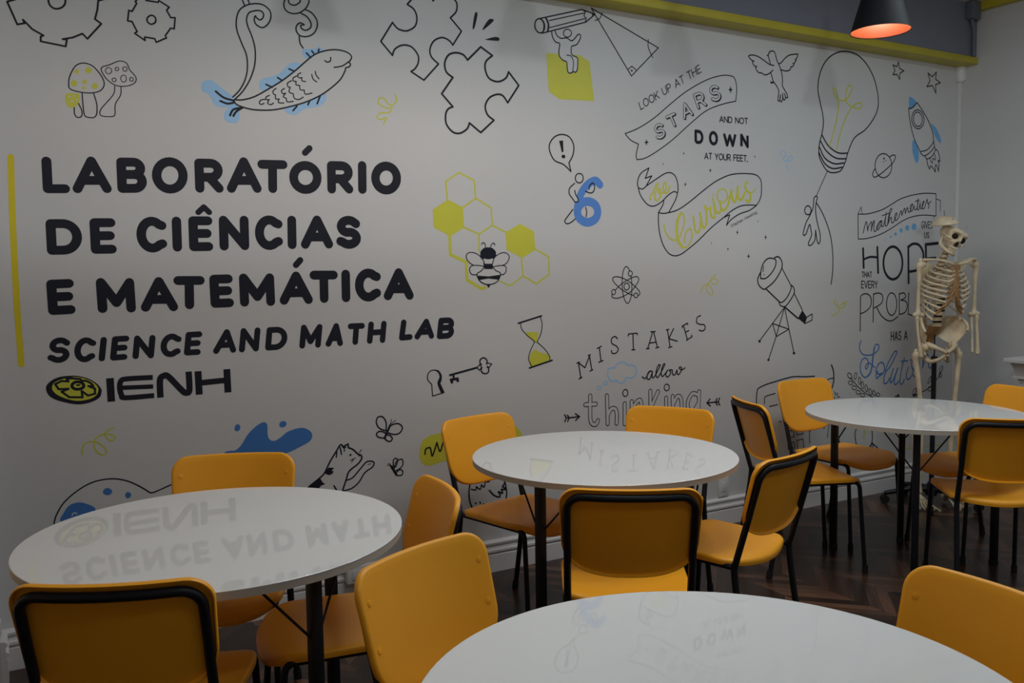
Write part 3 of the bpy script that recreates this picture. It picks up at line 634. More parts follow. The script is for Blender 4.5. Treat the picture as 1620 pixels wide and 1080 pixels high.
('L',K,7.0,6,[(5256,2145),(5266,2111),(5289,2079,1),(5298,2102),(5330,2083),(5349,2064,1),(5348,2110),(5366,2099),(5381,2071,1),(5384,2112),(5374,2142),(5393,2132,1),(5387,2169),(5367,2202),(5344,2212)]),
('L',K,6.1,6,[(5287,2152),(5301,2130),(5315,2120,1),(5319,2151),(5342,2141,1),(5346,2161),(5331,2183)]),
]),
('planet_drawing', 'outlined ringed planet', [
('L',K,7.0,7,[(4910,2084),(4901,2046),(4872,2018),(4833,2006),(4793,2014),(4763,2040),(4752,2077),(4761,2114),(4789,2143),(4828,2155),(4868,2147),(4899,2121)]),
('L',K,7.0,6,[(4885,2137),(4923,2152),(4944,2143),(4924,2106),(4866,2065),(4792,2021),(4747,2006),(4730,2021),(4738,2043),(4750,2057)]),
('F',K,0,2,[(4843,2125),(4842,2123),(4839,2120),(4835,2119),(4831,2120),(4828,2122),(4827,2124),(4828,2127),(4831,2129),(4835,2130),(4839,2130),(4842,2128)]),
('F',K,0,2,[(4857,2113),(4857,2112),(4855,2111),(4852,2110),(4850,2110),(4848,2111),(4847,2113),(4848,2115),(4850,2116),(4852,2116),(4855,2116),(4856,2115)]),
('F',K,0,2,[(4836,2106),(4836,2104),(4834,2103),(4831,2102),(4829,2103),(4827,2104),(4826,2105),(4827,2107),(4829,2108),(4831,2109),(4834,2109),(4836,2107)]),
]),
('honeycomb_drawing', 'lime honeycomb cells with a black bee', [
('L','y',7.5,5,[(1857,1908),(1935,1874),(1941,1792),(1870,1746),(1794,1780),(1788,1864)]),
('F','y',0,0,[(1794,1780),(1870,1746),(1874,1658),(1802,1616),(1723,1653),(1719,1735)]),
('L','y',7.7,5,[(1941,1792),(2023,1750),(2028,1668),(1955,1626),(1874,1658),(1870,1746)]),
('L','y',14.7,4,[(1802,1616),(1805,1530),(1886,1495),(1888,1413),(1963,1370),(1984,1375)]),
('L','y',7.8,4,[(2028,1668),(2109,1632)]),
('L','y',7.7,4,[(1955,1626),(1955,1545)]),
('L','y',7.6,4,[(1802,1616),(1874,1658)]),
('F','y',0,0,[(2180,1678),(2259,1641),(2263,1557),(2186,1515),(2103,1553),(2100,1635)]),
('L','y',8.0,5,[(2263,1557),(2342,1518),(2343,1433),(2269,1387),(2192,1427),(2186,1515)]),
('L','y',6.7,4,[(2192,1427),(2131,1386),(2113,1382),(2062,1406)]),
('F','w',0,2,[(2024,1470),(2029,1508),(2064,1534),(2099,1538),(2117,1519),(2102,1489),(2063,1474)]),
('L',K,4.8,7,[(2024,1470),(2029,1508),(2064,1534),(2099,1538),(2117,1519),(2102,1489),(2063,1474)]),
('F','w',0,2,[(1977,1471),(1935,1475),(1898,1497),(1886,1523),(1903,1540),(1941,1534),(1970,1508)]),
('L',K,4.7,7,[(1977,1471),(1935,1475),(1898,1497),(1886,1523),(1903,1540),(1941,1534),(1970,1508)]),
('F','w',0,2,[(1977,1474),(1919,1479),(1902,1460),(1914,1438),(1943,1438),(1968,1452)]),
('L',K,4.7,7,[(1977,1474),(1919,1479),(1902,1460),(1914,1438),(1943,1438),(1968,1452)]),
('F','w',0,2,[(2028,1470),(2089,1477),(2099,1455),(2084,1436),(2054,1440)]),
('L',K,4.8,7,[(2028,1470),(2089,1477),(2099,1455),(2084,1436),(2054,1440)]),
('F','w',0,2,[(1941,1438),(1964,1456),(1982,1478),(1971,1508),(2033,1508),(2024,1478),(2041,1455),(2067,1440),(2049,1402),(2001,1388),(1959,1404)]),
('F',K,0,2,[(2045,1536),(2039,1522),(2023,1512),(2002,1508),(1981,1512),(1965,1522),(1960,1536),(1966,1550),(1981,1561),(2003,1564),(2024,1561),(2039,1550)]),
('F',K,0,2,[(1962,1530),(1974,1508,1),(1991,1517),(2012,1517),(2032,1508,1),(2044,1530)]),
('F',K,0,0,[(1983,1487),(2024,1487),(2026,1461),(1980,1462)]),
('F',K,0,0,[(1945,1432),(2002,1427),(2064,1434),(2057,1410),(2002,1417),(1952,1410)]),
('L',K,5.1,6,[(1974,1508),(1982,1478),(1964,1454),(1941,1438),(1959,1404),(2001,1388),(2049,1402),(2067,1440),(2041,1455),(2024,1478),(2032,1508)]),
('F',K,0,0,[(1989,1392),(2014,1391),(2003,1372)]),
('L',K,4.2,6,[(1989,1561),(1986,1581),(1975,1586),(1968,1578)]),
('L',K,4.2,6,[(2015,1561),(2022,1579),(2035,1584),(2039,1575)]),
]),
('atom_drawing', 'outlined atom with three orbits', [
('L',K,5.3,7,[(2853,1372),(2851,1324),(2840,1289),(2825,1276),(2809,1289),(2796,1324),(2790,1371),(2792,1419),(2802,1454),(2818,1467),(2834,1454),(2847,1420)]),
('L',K,5.3,7,[(2733,1411),(2773,1413),(2835,1389),(2897,1343),(2902,1318),(2865,1315),(2793,1345),(2738,1387)]),
('L',K,5.3,7,[(2895,1409),(2866,1412),(2794,1382),(2733,1334),(2727,1310),(2773,1306),(2845,1336),(2892,1384)]),
('L',K,5.6,7,[(2837,1363),(2834,1354),(2828,1348),(2819,1345),(2810,1348),(2804,1355),(2802,1364),(2804,1373),(2810,1379),(2819,1381),(2828,1379),(2834,1372)]),
('F','w',0,2,[(2856,1430),(2855,1424),(2850,1419),(2843,1417),(2836,1419),(2831,1424),(2830,1431),(2832,1437),(2836,1442),(2843,1444),(2850,1442),(2855,1437)]),
('L',K,5.3,7,[(2856,1430),(2855,1424),(2850,1419),(2843,1417),(2836,1419),(2831,1424),(2830,1431),(2832,1437),(2836,1442),(2843,1444),(2850,1442),(2855,1437)]),
('F','w',0,2,[(2747,1336),(2745,1330),(2741,1325),(2735,1323),(2728,1325),(2724,1330),(2723,1337),(2724,1343),(2729,1348),(2735,1350),(2741,1348),(2745,1343)]),
('L',K,5.2,7,[(2747,1336),(2745,1330),(2741,1325),(2735,1323),(2728,1325),(2724,1330),(2723,1337),(2724,1343),(2729,1348),(2735,1350),(2741,1348),(2745,1343)]),
('F','w',0,2,[(2891,1316),(2890,1309),(2885,1305),(2879,1303),(2873,1305),(2868,1310),(2866,1316),(2868,1322),(2873,1327),(2879,1328),(2885,1326),(2890,1322)]),
('L',K,5.3,7,[(2891,1316),(2890,1309),(2885,1305),(2879,1303),(2873,1305),(2868,1310),(2866,1316),(2868,1322),(2873,1327),(2879,1328),(2885,1326),(2890,1322)]),
]),
('hourglass_drawing', 'outlined hourglass with lime sand', [
('F','y',0,2,[(2203,1154,1),(2275,1150,1),(2270,1108),(2259,1101),(2221,1130)]),
('F','y',0,2,[(2260,1065),(2283,1050),(2329,1038),(2341,1012),(2241,982),(2223,1013),(2231,1044)]),
('L',K,8.7,4,[(2163,1198),(2296,1229)]),
('L',K,8.8,4,[(2223,976),(2355,1006)]),
('L',K,4.7,6,[(2177,1199),(2181,1170),(2216,1134),(2254,1105),(2250,1097),(2229,1059),(2219,1021),(2237,981)]),
('L',K,4.7,6,[(2288,1224),(2299,1188),(2291,1142),(2270,1104),(2275,1096),(2311,1066),(2338,1030),(2342,1006)]),
]),
('mistakes_quote', 'lettering MISTAKES allow thinking with a blue thought cloud', [
('L',K,6.8,4,[(2527,904),(2513,983),(2553,956),(2581,1015),(2595,940)]),
('L',K,6.8,4,[(2516,901),(2533,908)]),
('L',K,6.8,4,[(2503,982),(2519,987)]),
('L',K,6.8,4,[(2573,1017),(2587,1021)]),
('L',K,6.8,4,[(2584,936),(2601,943)]),
('L',K,6.8,4,[(2629,1050),(2656,1060)]),
('L',K,6.9,4,[(2643,1054),(2653,982)]),
('L',K,6.9,4,[(2639,978),(2666,986)]),
('L',K,6.9,6,[(2758,1094),(2743,1106),(2721,1096),(2723,1071),(2751,1056),(2763,1038),(2749,1020),(2725,1020),(2719,1034)]),
('L',K,7.0,4,[(2828,1105),(2830,1115),(2887,1117),(2888,1108)]),
('L',K,7.0,4,[(2859,1115),(2862,1031)]),
('L',K,7.0,4,[(2851,1030),(2872,1031)]),
('L',K,7.1,4,[(2978,1120),(3008,1120)]),
('L',K,7.1,4,[(2991,1120),(2957,1031)]),
('L',K,7.1,4,[(2997,1119),(3023,1034)]),
('L',K,7.1,4,[(2970,1060),(3014,1063)]),
('L',K,7.1,4,[(2948,1031),(2967,1032)]),
('L',K,7.1,4,[(3012,1032),(3034,1035)]),
('L',K,7.2,4,[(3092,1126),(3110,1031)]),
('L',K,7.2,4,[(3134,1130),(3101,1077),(3160,1061)]),
('L',K,7.2,4,[(3099,1029),(3123,1033)]),
('L',K,7.2,4,[(3084,1125),(3101,1128)]),
('L',K,7.2,4,[(3196,1133),(3193,1140),(3230,1156),(3234,1147)]),
('L',K,7.3,4,[(3204,1143),(3232,1064)]),
('L',K,7.3,4,[(3224,1062),(3264,1080),(3261,1089)]),
('L',K,7.3,4,[(3216,1106),(3241,1115)]),
('L',K,7.3,6,[(3325,1194),(3302,1184),(3297,1158),(3323,1145),(3352,1142),(3359,1121),(3339,1108),(3316,1114)]),
('L','b',8.0,7,[(2696,910),(2696,935),(2717,944),(2740,944,1),(2754,961),(2781,969),(2805,967),(2826,951,1),(2853,953),(2878,934),(2880,906),(2860,885),(2832,884),(2812,887,1),(2798,864),(2770,863),(2750,879,1),(2723,873),(2703,888)]),
('L','b',5.9,7,[(2692,866),(2690,862),(2686,859),(2680,858),(2675,860),(2671,863),(2669,868),(2671,873),(2675,876),(2681,877),(2686,875),(2690,871)]),
('L','b',5.9,7,[(2651,845),(2650,840),(2646,838),(2640,837),(2635,838),(2631,842),(2630,846),(2631,851),(2635,854),(2640,854),(2646,853),(2650,849)]),
('L',K,7.2,6,[(2920,883),(2941,874),(2966,905),(2983,910),(2966,908),(2953,889),(2955,869),(2973,871),(2988,907,1),(2987,878),(3001,877),(3034,924),(3041,940),(3026,935),(3012,897),(3019,873),(3034,881),(3066,927),(3073,943),(3060,936),(3048,900),(3055,876),(3073,887),(3095,908),(3084,897),(3081,878),(3095,871),(3114,890),(3106,907),(3125,906,1),(3128,883),(3143,879),(3158,904,1),(3161,881),(3176,882),(3191,907),(3184,919),(3173,914),(3191,902),(3215,912)]),
('L',K,24.9,6,[(2584,809),(2583,697),(2595,664),(2618,659),(2631,677)]),
('L',K,24.8,6,[(2553,766),(2618,764)]),
('L',K,25.1,6,[(2689,801),(2693,654)]),
('L',K,25.3,6,[(2693,698),(2715,729),(2742,727),(2752,698),(2750,651)]),
('L',K,25.5,6,[(2803,750),(2803,643)]),
('L',K,25.6,6,[(2849,757),(2852,639)]),
('L',K,25.7,6,[(2852,717),(2887,756),(2912,746),(2915,632)]),
('L',K,25.9,6,[(2974,803),(2976,638)]),
('L',K,26.0,6,[(3026,796),(2983,723)]),
('L',K,26.0,6,[(2983,723),(3022,656)]),
('L',K,26.2,6,[(3082,757),(3084,627)]),
('L',K,26.4,6,[(3128,762),(3132,623)]),
('L',K,26.5,6,[(3132,721),(3162,759),(3188,734),(3191,617)]),
('L',K,26.9,6,[(3316,773),(3313,676),(3309,606)]),
('L',K,26.7,6,[(3308,756),(3267,765),(3236,724),(3240,683),(3274,668),(3309,706)]),
('L','w',16.1,6,[(2584,809),(2583,697),(2595,664),(2618,659),(2631,677)]),
('L','w',16.0,6,[(2553,766),(2618,764)]),
('L','w',16.2,6,[(2689,801),(2693,654)]),
('L','w',16.3,6,[(2693,698),(2715,729),(2742,727),(2752,698),(2750,651)]),
('L','w',16.4,6,[(2803,750),(2803,643)]),
('L','w',16.5,6,[(2849,757),(2852,639)]),
('L','w',16.6,6,[(2852,717),(2887,756),(2912,746),(2915,632)]),
('L','w',16.7,6,[(2974,803),(2976,638)]),
('L','w',16.7,6,[(3026,796),(2983,723)]),
('L','w',16.8,6,[(2983,723),(3022,656)]),
('L','w',16.9,6,[(3082,757),(3084,627)]),
('L','w',17.0,6,[(3128,762),(3132,623)]),
('L','w',17.1,6,[(3132,721),(3162,759),(3188,734),(3191,617)]),
('L','w',17.3,6,[(3316,773),(3313,676),(3309,606)]),
('L','w',17.2,6,[(3308,756),(3267,765),(3236,724),(3240,683),(3274,668),(3309,706)]),
('L',K,5.7,7,[(2824,805),(2822,796),(2816,790),(2808,788),(2799,791),(2793,798),(2791,808),(2794,817),(2800,823),(2808,825),(2816,822),(2822,815)]),
('L',K,5.8,7,[(3104,813),(3102,804),(3095,798),(3086,796),(3078,799),(3071,806),(3069,815),(3071,824),(3078,831),(3086,832),(3095,829),(3102,822)]),
('L',K,7.1,4,[(2443,708),(2513,708)]),
('L',K,7.1,4,[(2491,725),(2517,708),(2492,691)]),
('L',K,7.1,4,[(2426,726),(2436,709),(2427,691)]),
('L',K,7.1,4,[(2443,722),(2454,708),(2444,690)]),
('L',K,7.9,4,[(3374,705),(3460,704)]),
('L',K,7.8,4,[(3396,725),(3373,705),(3399,686)]),
('L',K,7.9,4,[(3448,724),(3437,704),(3452,685)]),
('L',K,7.9,4,[(3468,725),(3456,704),(3470,685)]),
]),
('key_drawing', 'outlined key and keyhole', [
('L',K,10.2,0,[(1786,970),(1935,997)]),
('L',K,10.7,0,[(1807,970),(1812,950)]),
('L',K,12.5,0,[(1789,948),(1835,952)]),
('L',K,13.4,0,[(1798,950),(1800,931)]),
('L',K,13.4,0,[(1828,954),(1831,936)]),
('L',K,5.4,5,[(1933,997),(1947,1010),(1958,997),(1945,983)]),
('L',K,5.5,5,[(1988,1016),(2013,1009),(1998,993),(1984,1003)]),
('L',K,7.2,7,[(1988,1022),(1985,1014),(1978,1008),(1968,1006),(1958,1009),(1951,1016),(1949,1024),(1951,1033),(1959,1039),(1968,1041),(1978,1038),(1985,1031)]),
('L',K,7.3,7,[(1996,981),(1994,972),(1986,966),(1976,965),(1965,968),(1958,975),(1955,984),(1958,993),(1966,999),(1976,1001),(1986,998),(1994,991)]),
('F','w',0,2,[(1987,1002),(1984,997),(1979,994),(1972,993),(1965,995),(1959,999),(1958,1004),(1960,1009),(1965,1013),(1972,1014),(1979,1012),(1985,1008)]),
('F',K,0,2,[(1708,1001),(1732,997),(1748,972),(1745,946),(1739,938,1),(1760,892,1),(1742,891,1),(1725,937),(1736,966),(1728,988)]),
('L',K,5.0,7,[(1696,935,1),(1678,955),(1676,977),(1688,995),(1712,1000),(1734,988),(1744,961),(1735,941,1),(1758,892,1),(1699,880,1)]),
]),
('telescope_drawing', 'outlined telescope on tripod', [
('L',K,8.0,7,[(3778,1391,1),(3780,1433),(3799,1477),(3834,1504),(3874,1505),(3899,1493),(3893,1457),(3862,1419),(3818,1391)]),
('L',K,5.8,6,[(3800,1461),(3797,1429)]),
('F',K,0,2,[(3811,1411),(3810,1410),(3808,1409),(3806,1408),(3804,1409),(3802,1410),(3802,1411),(3802,1413),(3804,1414),(3806,1415),(3808,1414),(3810,1413)]),
('L',K,8.4,6,[(3775,1423),(3756,1388),(3765,1353),(3801,1329),(3827,1336),(3889,1374),(3938,1431),(3951,1470),(3937,1502),(3915,1515),(3888,1509)]),
('L',K,8.8,4,[(3820,1331),(3927,1255)]),
('L',K,6.7,4,[(3950,1447),(4022,1349)]),
('L',K,7.8,7,[(3927,1255,1),(3950,1249),(3990,1274),(4022,1319),(4026,1348,1),(4045,1335),(4053,1305),(4027,1267),(3991,1232),(3968,1223),(3936,1233)]),
('L',K,10.5,4,[(3973,1222),(4085,1150)]),
('L',K,6.7,4,[(4050,1302),(4122,1198)]),
('F',K,0,0,[(4122,1198),(4160,1155),(4142,1116),(4085,1150)]),
('L',K,6.8,5,[(4160,1155),(4207,1172),(4205,1135),(4142,1116)]),
('L',K,6.6,4,[(3973,1219),(3773,1031)]),
('L',K,6.7,4,[(3973,1219),(3907,1052),(3846,917)]),
('L',K,6.7,4,[(3973,1219),(4011,1090),(4055,946)]),
('L',K,6.7,4,[(3876,1128),(4011,1089)]),
('L',K,6.7,4,[(3876,1128),(3907,1052)]),
('L',K,6.7,4,[(3907,1050),(4011,1089)]),
('F',K,0,2,[(3784,1029),(3782,1025),(3779,1023),(3773,1022),(3768,1023),(3764,1026),(3763,1030),(3764,1034),(3768,1037),(3773,1037),(3778,1036),(3782,1033)]),
('F',K,0,2,[(3855,916),(3854,913),(3851,910),(3846,910),(3841,911),(3837,914),(3836,917),(3837,921),(3841,923),(3845,924),(3850,923),(3854,920)]),
('F',K,0,2,[(4066,944),(4065,940),(4061,937),(4055,937),(4050,938),(4046,941),(4044,945),(4046,949),(4050,952),(4055,953),(4061,951),(4065,948)]),
]),
('yellow_curl', 'pale lime squiggle right of the atom', [
('L','y',5.2,6,[(3322,1321),(3339,1346),(3373,1365),(3414,1332),(3405,1306),(3374,1324),(3370,1359),(3414,1393),(3449,1388),(3443,1366),(3408,1371),(3404,1397),(3437,1419)]),
]),
('yellow_curl', 'pale lime squiggle beside the word PROBLEM', [
('L','y',6.2,6,[(4373,1157),(4415,1165),(4443,1189),(4414,1218),(4393,1238),(4414,1247),(4450,1198),(4499,1216),(4485,1231),(4457,1217),(4513,1240)]),
]),
('yellow_curl', 'lime squiggle below the school emblem', [
('L','y',5.4,6,[(232,775),(235,803),(246,817),(263,821),(284,818),(307,799),(317,778),(306,766),(292,772),(277,794),(277,822),(291,839),(313,846),(340,840),(349,827),(339,817),(324,826),(314,847),(327,859),(347,868)]),
]),
('blue_curl', 'pale blue squiggle', [
('L','b',5.1,6,[(3937,2095),(3924,2112),(3955,2123),(3975,2097),(3949,2082),(3969,2065),(4020,2076),(4027,2095),(4001,2093),(3975,2065),(3982,2029),(4002,2007)]),
]),
('mathematics_quote', 'lettering mathematics gives us HOPE that every PROBLEM has a Solution', [
('L',K,6.4,7,[(4601,1775,1),(4678,1777),(4756,1790),(4835,1810),(4909,1840),(4995,1877),(5084,1900),(5174,1915),(5266,1924),(5361,1923,1),(5366,1778,1),(5258,1782),(5179,1777),(5089,1761),(5006,1732),(4925,1695),(4839,1661),(4754,1638),(4670,1624),(4606,1622,1)]),
('L',K,4.7,4,[(4601,1779),(4629,1819),(4639,1778)]),
('L',K,5.0,4,[(5362,1890),(5409,1881),(5411,1811)]),
('L',K,4.1,6,[(5341,1776),(5353,1747),(5400,1737)]),
('L',K,6.8,6,[(4651,1659),(4671,1719),(4682,1725),(4693,1672,1),(4698,1696),(4719,1724),(4731,1724),(4724,1672,1),(4734,1704),(4750,1736),(4753,1728),(4750,1680),(4765,1670),(4783,1693),(4813,1729),(4825,1738),(4800,1729),(4777,1697),(4790,1681),(4819,1713),(4826,1734,1),(4823,1705),(4841,1706),(4855,1746),(4867,1791,1),(4856,1730),(4863,1706),(4878,1714),(4898,1771),(4919,1812),(4903,1808),(4886,1755),(4884,1718,1),(4905,1755),(4917,1759),(4918,1731),(4934,1729),(4955,1756),(4970,1785),(4957,1785),(4946,1756),(4962,1742),(4986,1761),(5004,1798),(5014,1802),(5018,1774,1),(5030,1802),(5042,1819),(5048,1815),(5052,1787,1),(5067,1820),(5074,1824),(5081,1800),(5097,1800),(5112,1829),(5124,1850),(5102,1837),(5103,1808),(5119,1807),(5138,1842,1),(5142,1817),(5161,1818),(5176,1851),(5179,1885,1),(5171,1822),(5187,1818),(5199,1860,1),(5204,1823),(5220,1832),(5238,1870),(5225,1861),(5220,1828),(5243,1828),(5268,1883),(5275,1862),(5292,1842),(5283,1827)]),
('L',K,5.9,4,[(4827,1770),(4898,1787)]),
('L',K,6.1,4,[(5150,1867),(5185,1876)]),
('F',K,0,2,[(5201,1871),(5201,1869),(5199,1868),(5197,1868),(5194,1868),(5193,1869),(5192,1870),(5193,1872),(5194,1873),(5197,1873),(5199,1873),(5201,1872)]),
('L',K,6.2,6,[(5278,1858),(5295,1863),(5311,1873)]),
('G',K,5.7,4,'G',[5217.7,1697.2,23.4,-0.0,0.5,42.9]),
('G',K,5.8,4,'I',[5248.6,1697.1,1.8,-0.0,0.5,43.1]),
('G',K,5.8,4,'V',[5258.0,1697.1,22.4,-0.0,0.5,43.1]),
('G',K,5.8,4,'E',[5287.9,1697.1,17.0,-0.0,0.5,43.2]),
('G',K,5.8,4,'S',[5312.6,1697.0,18.3,-0.0,0.5,43.3]),
('G',K,5.8,4,'U',[5251.6,1634.8,20.1,-0.2,-1.2,35.2]),
('G',K,5.8,4,'S',[5280.3,1634.5,17.3,-0.2,-1.2,35.3]),
('F','b2',0,2,[(5167,1705),(5164,1694),(5155,1686),(5143,1683),(5130,1686),(5121,1694),(5117,1705),(5120,1715),(5129,1723),(5141,1726),(5154,1724),(5163,1716)]),
('F','b2',0,2,[(5095,1697),(5093,1688),(5085,1682),(5075,1679),(5065,1681),(5057,1688),(5054,1696),(5056,1705),(5064,1711),(5074,1714),(5084,1712),(5092,1705)]),
('F','b2',0,2,[(5028,1680),(5027,1673),(5022,1667),(5015,1665),(5008,1667),(5002,1673),(5000,1680),(5002,1687),(5007,1693),(5014,1695),(5021,1693),(5026,1688)]),
('F','b2',0,2,[(4972,1656),(4970,1650),(4966,1646),(4960,1645),(4953,1646),(4948,1650),(4947,1655),(4948,1661),(4953,1665),(4959,1666),(4965,1665),(4970,1661)]),
('F','b2',0,2,[(4923,1638),(4922,1634),(4919,1631),(4915,1630),(4910,1631),(4907,1634),(4906,1637),(4907,1641),(4910,1644),(4914,1645),(4919,1644),(4922,1641)]),
('F','b2',0,2,[(4860,1617),(4859,1616),(4858,1615),(4856,1614),(4854,1615),(4853,1616),(4852,1617),(4853,1618),(4854,1619),(4856,1619),(4858,1619),(4859,1618)]),
('L',K,16.9,4,[(4652,1563),(4661,1445)]),
('L',K,17.1,4,[(4786,1572),(4798,1412)]),
('L',K,13.6,6,[(4657,1495),(4719,1511),(4790,1508)]),
('L',K,17.3,7,[(5033,1472),(5022,1420),(4989,1382),(4942,1368),(4896,1383),(4861,1421),(4847,1473),(4858,1524),(4891,1562),(4936,1576),(4983,1562),(5019,1524)]),
('L',K,17.5,4,[(5088,1578),(5099,1342)]),
('L',K,17.6,6,[(5087,1571),(5132,1594),(5196,1587),(5242,1535),(5233,1463),(5178,1425),(5101,1415)]),
('L',K,19.7,4,[(5393,1600),(5266,1591),(5276,1411),(5392,1399)]),
('L',K,14.3,4,[(5273,1499),(5371,1504)]),
('G',K,5.9,4,'T',[4646.3,1387.8,16.5,-0.2,-0.7,30.4]),
('G',K,5.9,4,'H',[4669.4,1387.4,18.2,-0.3,-0.8,30.5]),
('G',K,5.9,4,'A',[4694.0,1387.1,20.9,-0.3,-0.8,30.6]),
('G',K,5.9,4,'T',[4721.4,1386.7,16.8,-0.2,-0.8,30.6]),
('G',K,6.3,4,'E',[4643.6,1319.0,20.0,-0.4,-1.0,42.3]),
('G',K,6.3,4,'V',[4672.6,1318.4,26.6,-0.5,-1.1,42.4]),
('G',K,6.3,4,'E',[4708.2,1317.7,20.3,-0.4,-1.1,42.5]),
('G',K,6.4,4,'R',[4737.6,1317.1,22.5,-0.5,-1.1,42.7]),
('G',K,6.4,4,'Y',[4769.2,1316.5,24.9,-0.5,-1.1,42.8]),
('L',K,7.5,4,[(4636,1267),(4638,1050)]),
('L',K,7.5,6,[(4636,1267),(4665,1281),(4709,1277),(4737,1247),(4729,1200),(4686,1172),(4641,1159)]),
('L',K,7.6,4,[(4758,1282),(4758,1101)]),
('L',K,7.6,6,[(4758,1276),(4798,1284),(4843,1268),(4836,1220),(4765,1190)]),
('L',K,7.7,6,[(4792,1192),(4829,1146),(4884,1111),(4939,1103),(4999,1128)]),
('L',K,7.7,7,[(4985,1209),(4979,1173),(4961,1147),(4936,1138),(4911,1149),(4892,1176),(4884,1212),(4890,1247),(4907,1273),(4932,1282),(4958,1272),(4977,1245)]),
('L',K,7.8,4,[(5008,1276),(5012,1140)]),
('L',K,7.8,6,[(5008,1273),(5055,1278),(5070,1250),(5023,1233,1),(5075,1223),(5090,1189),(5068,1153),(5012,1140)]),
('L',K,7.8,6,[(5102,1277),(5101,1140,1),(5144,1129),(5169,1122)]),
('L',K,7.9,4,[(5231,1277),(5204,1273),(5203,1104),(5271,1090)]),
('L',K,7.1,4,[(5204,1198),(5243,1193)]),
('L',K,8.0,4,[(5281,1090),(5279,1269),(5327,1157),(5368,1261),(5379,1092)]),
('G',K,7.8,4,'H',[4936.2,977.0,24.9,-0.2,-1.6,54.0]),
('G',K,7.8,4,'A',[4971.9,976.7,28.7,-0.2,-1.6,54.2]),
('G',K,7.8,4,'S',[5011.4,976.4,21.7,-0.2,-1.6,54.3]),
('G',K,7.8,4,'A',[5067.5,976.0,29.2,-0.2,-1.7,54.6]),
('L','db2',8.4,6,[(4647,989),(4635,961),(4639,929),(4670,901),(4719,894),(4761,897),(4798,912),(4819,935),(4812,954),(4787,957),(4773,934),(4765,893),(4757,832),(4743,784),(4716,759),(4683,757),(4652,786),(4645,827),(4656,863),(4683,877),(4707,870),(4720,847),(4714,818),(4696,809),(4696,828),(4720,845),(4745,835),(4782,812)]),
('L','db2',12.9,6,[(4776,942),(4765,893),(4756,828),(4741,782),(4716,761)]),
('L','db2',9.4,6,[(4814,787),(4796,768),(4803,740),(4824,753),(4870,775),(4875,812),(4856,838),(4825,836),(4801,809),(4795,784),(4827,766),(4851,772)]),
('L','db2',9.4,6,[(4883,783),(4913,835),(4968,898),(4993,903),(4990,884),(4938,816),(4889,774),(4874,737),(4875,704),(4904,706),(4928,734)]),
('L','db2',9.5,6,[(4964,794),(4941,741),(4935,706),(4960,715),(5009,795,1),(4979,730),(4977,692),(4996,689),(5018,710)]),
('L','db2',9.6,6,[(5072,854),(5048,792),(5034,726),(5032,692),(5054,687),(5076,715)]),
('L','db2',9.5,6,[(5040,835),(5105,835)]),
('L','db2',9.6,6,[(5113,792),(5095,747),(5099,721),(5122,711),(5148,735)]),
('L','db2',9.6,6,[(5224,828),(5184,843),(5151,828),(5146,795),(5173,767),(5219,777),(5224,815)]),
('L','db2',9.7,6,[(5172,801),(5160,743),(5181,728),(5207,739),(5226,768)]),
('L','db2',9.8,6,[(5263,847),(5262,778,1),(5287,846),(5313,861),(5326,783),(5347,773),(5366,815),(5371,858)]),
('F','db2',0,2,[(5147,837),(5146,834),(5142,831),(5138,831),(5133,832),(5130,835),(5128,838),(5130,841),(5133,844),(5137,844),(5142,843),(5146,840)]),
]),
('laurel_drawing', 'two outlined laurel branches', [
('L',K,6.0,6,[(4556,764),(4618,708),(4696,655),(4767,623)]),
('L',K,6.4,6,[(5166,598),(5234,612),(5319,633),(5387,672),(5438,712),(5471,754)]),
('L',K,5.2,7,[(4563,779),(4569,769),(4569,760),(4564,756),(4555,756),(4544,761),(4534,770),(4528,780),(4528,788),(4533,793),(4542,793),(4553,788)]),
('L',K,5.2,7,[(4612,769),(4609,759),(4603,752),(4598,750),(4593,753),(4590,762),(4591,773),(4594,783),(4600,790),(4605,792),(4610,788),(4613,780)]),
('L',K,5.2,7,[(4577,724),(4572,720),(4562,719),(4552,720),(4542,725),(4537,731),(4537,737),(4542,741),(4551,742),(4562,740),(4571,735),(4577,730)]),
('L',K,5.2,7,[(4651,737),(4652,725),(4649,717),(4644,713),(4638,717),(4633,725),(4630,737),(4629,749),(4632,757),(4637,760),(4643,757),(4648,749)]),
('L',K,5.2,7,[(4613,690),(4608,685),(4598,684),(4586,686),(4576,691),(4570,697),(4570,704),(4576,708),(4586,709),(4598,707),(4608,702),(4613,696)]),
('L',K,5.2,7,[(4680,706),(4680,694),(4677,686),(4672,683),(4665,686),(4660,695),(4657,707),(4656,718),(4659,727),(4665,730),(4671,727),(4676,718)]),
('L',K,5.2,7,[(4647,659),(4642,655),(4633,653),(4623,655),(4614,659),(4609,665),(4610,671),(4615,676),(4624,677),(4634,676),(4643,671),(4648,665)]),
('L',K,5.2,7,[(4717,685),(4718,673),(4715,665),(4710,662),(4704,665),(4698,673),(4694,684),(4693,695),(4695,703),(4700,706),(4706,704),(4712,696)]),
('L',K,5.2,7,[(4693,639),(4688,635),(4679,633),(4667,634),(4656,637),(4649,643),(4647,648),(4651,653),(4660,655),(4672,654),(4683,650),(4691,645)]),
('L',K,5.3,7,[(4755,660),(4758,649),(4757,641),(4752,638),(4744,640),(4737,647),(4731,658),(4728,668),(4730,676),(4734,680),(4742,678),(4749,670)]),
('L',K,5.3,7,[(4790,649),(4794,640),(4793,633),(4788,630),(4781,631),(4773,637),(4767,645),(4764,654),(4764,661),(4769,665),(4776,663),(4784,658)]),
('L',K,5.3,7,[(4835,627),(4829,624),(4820,623),(4811,626),(4803,631),(4800,637),(4802,642),(4808,645),(4817,646),(4826,643),(4833,638),(4837,632)]),
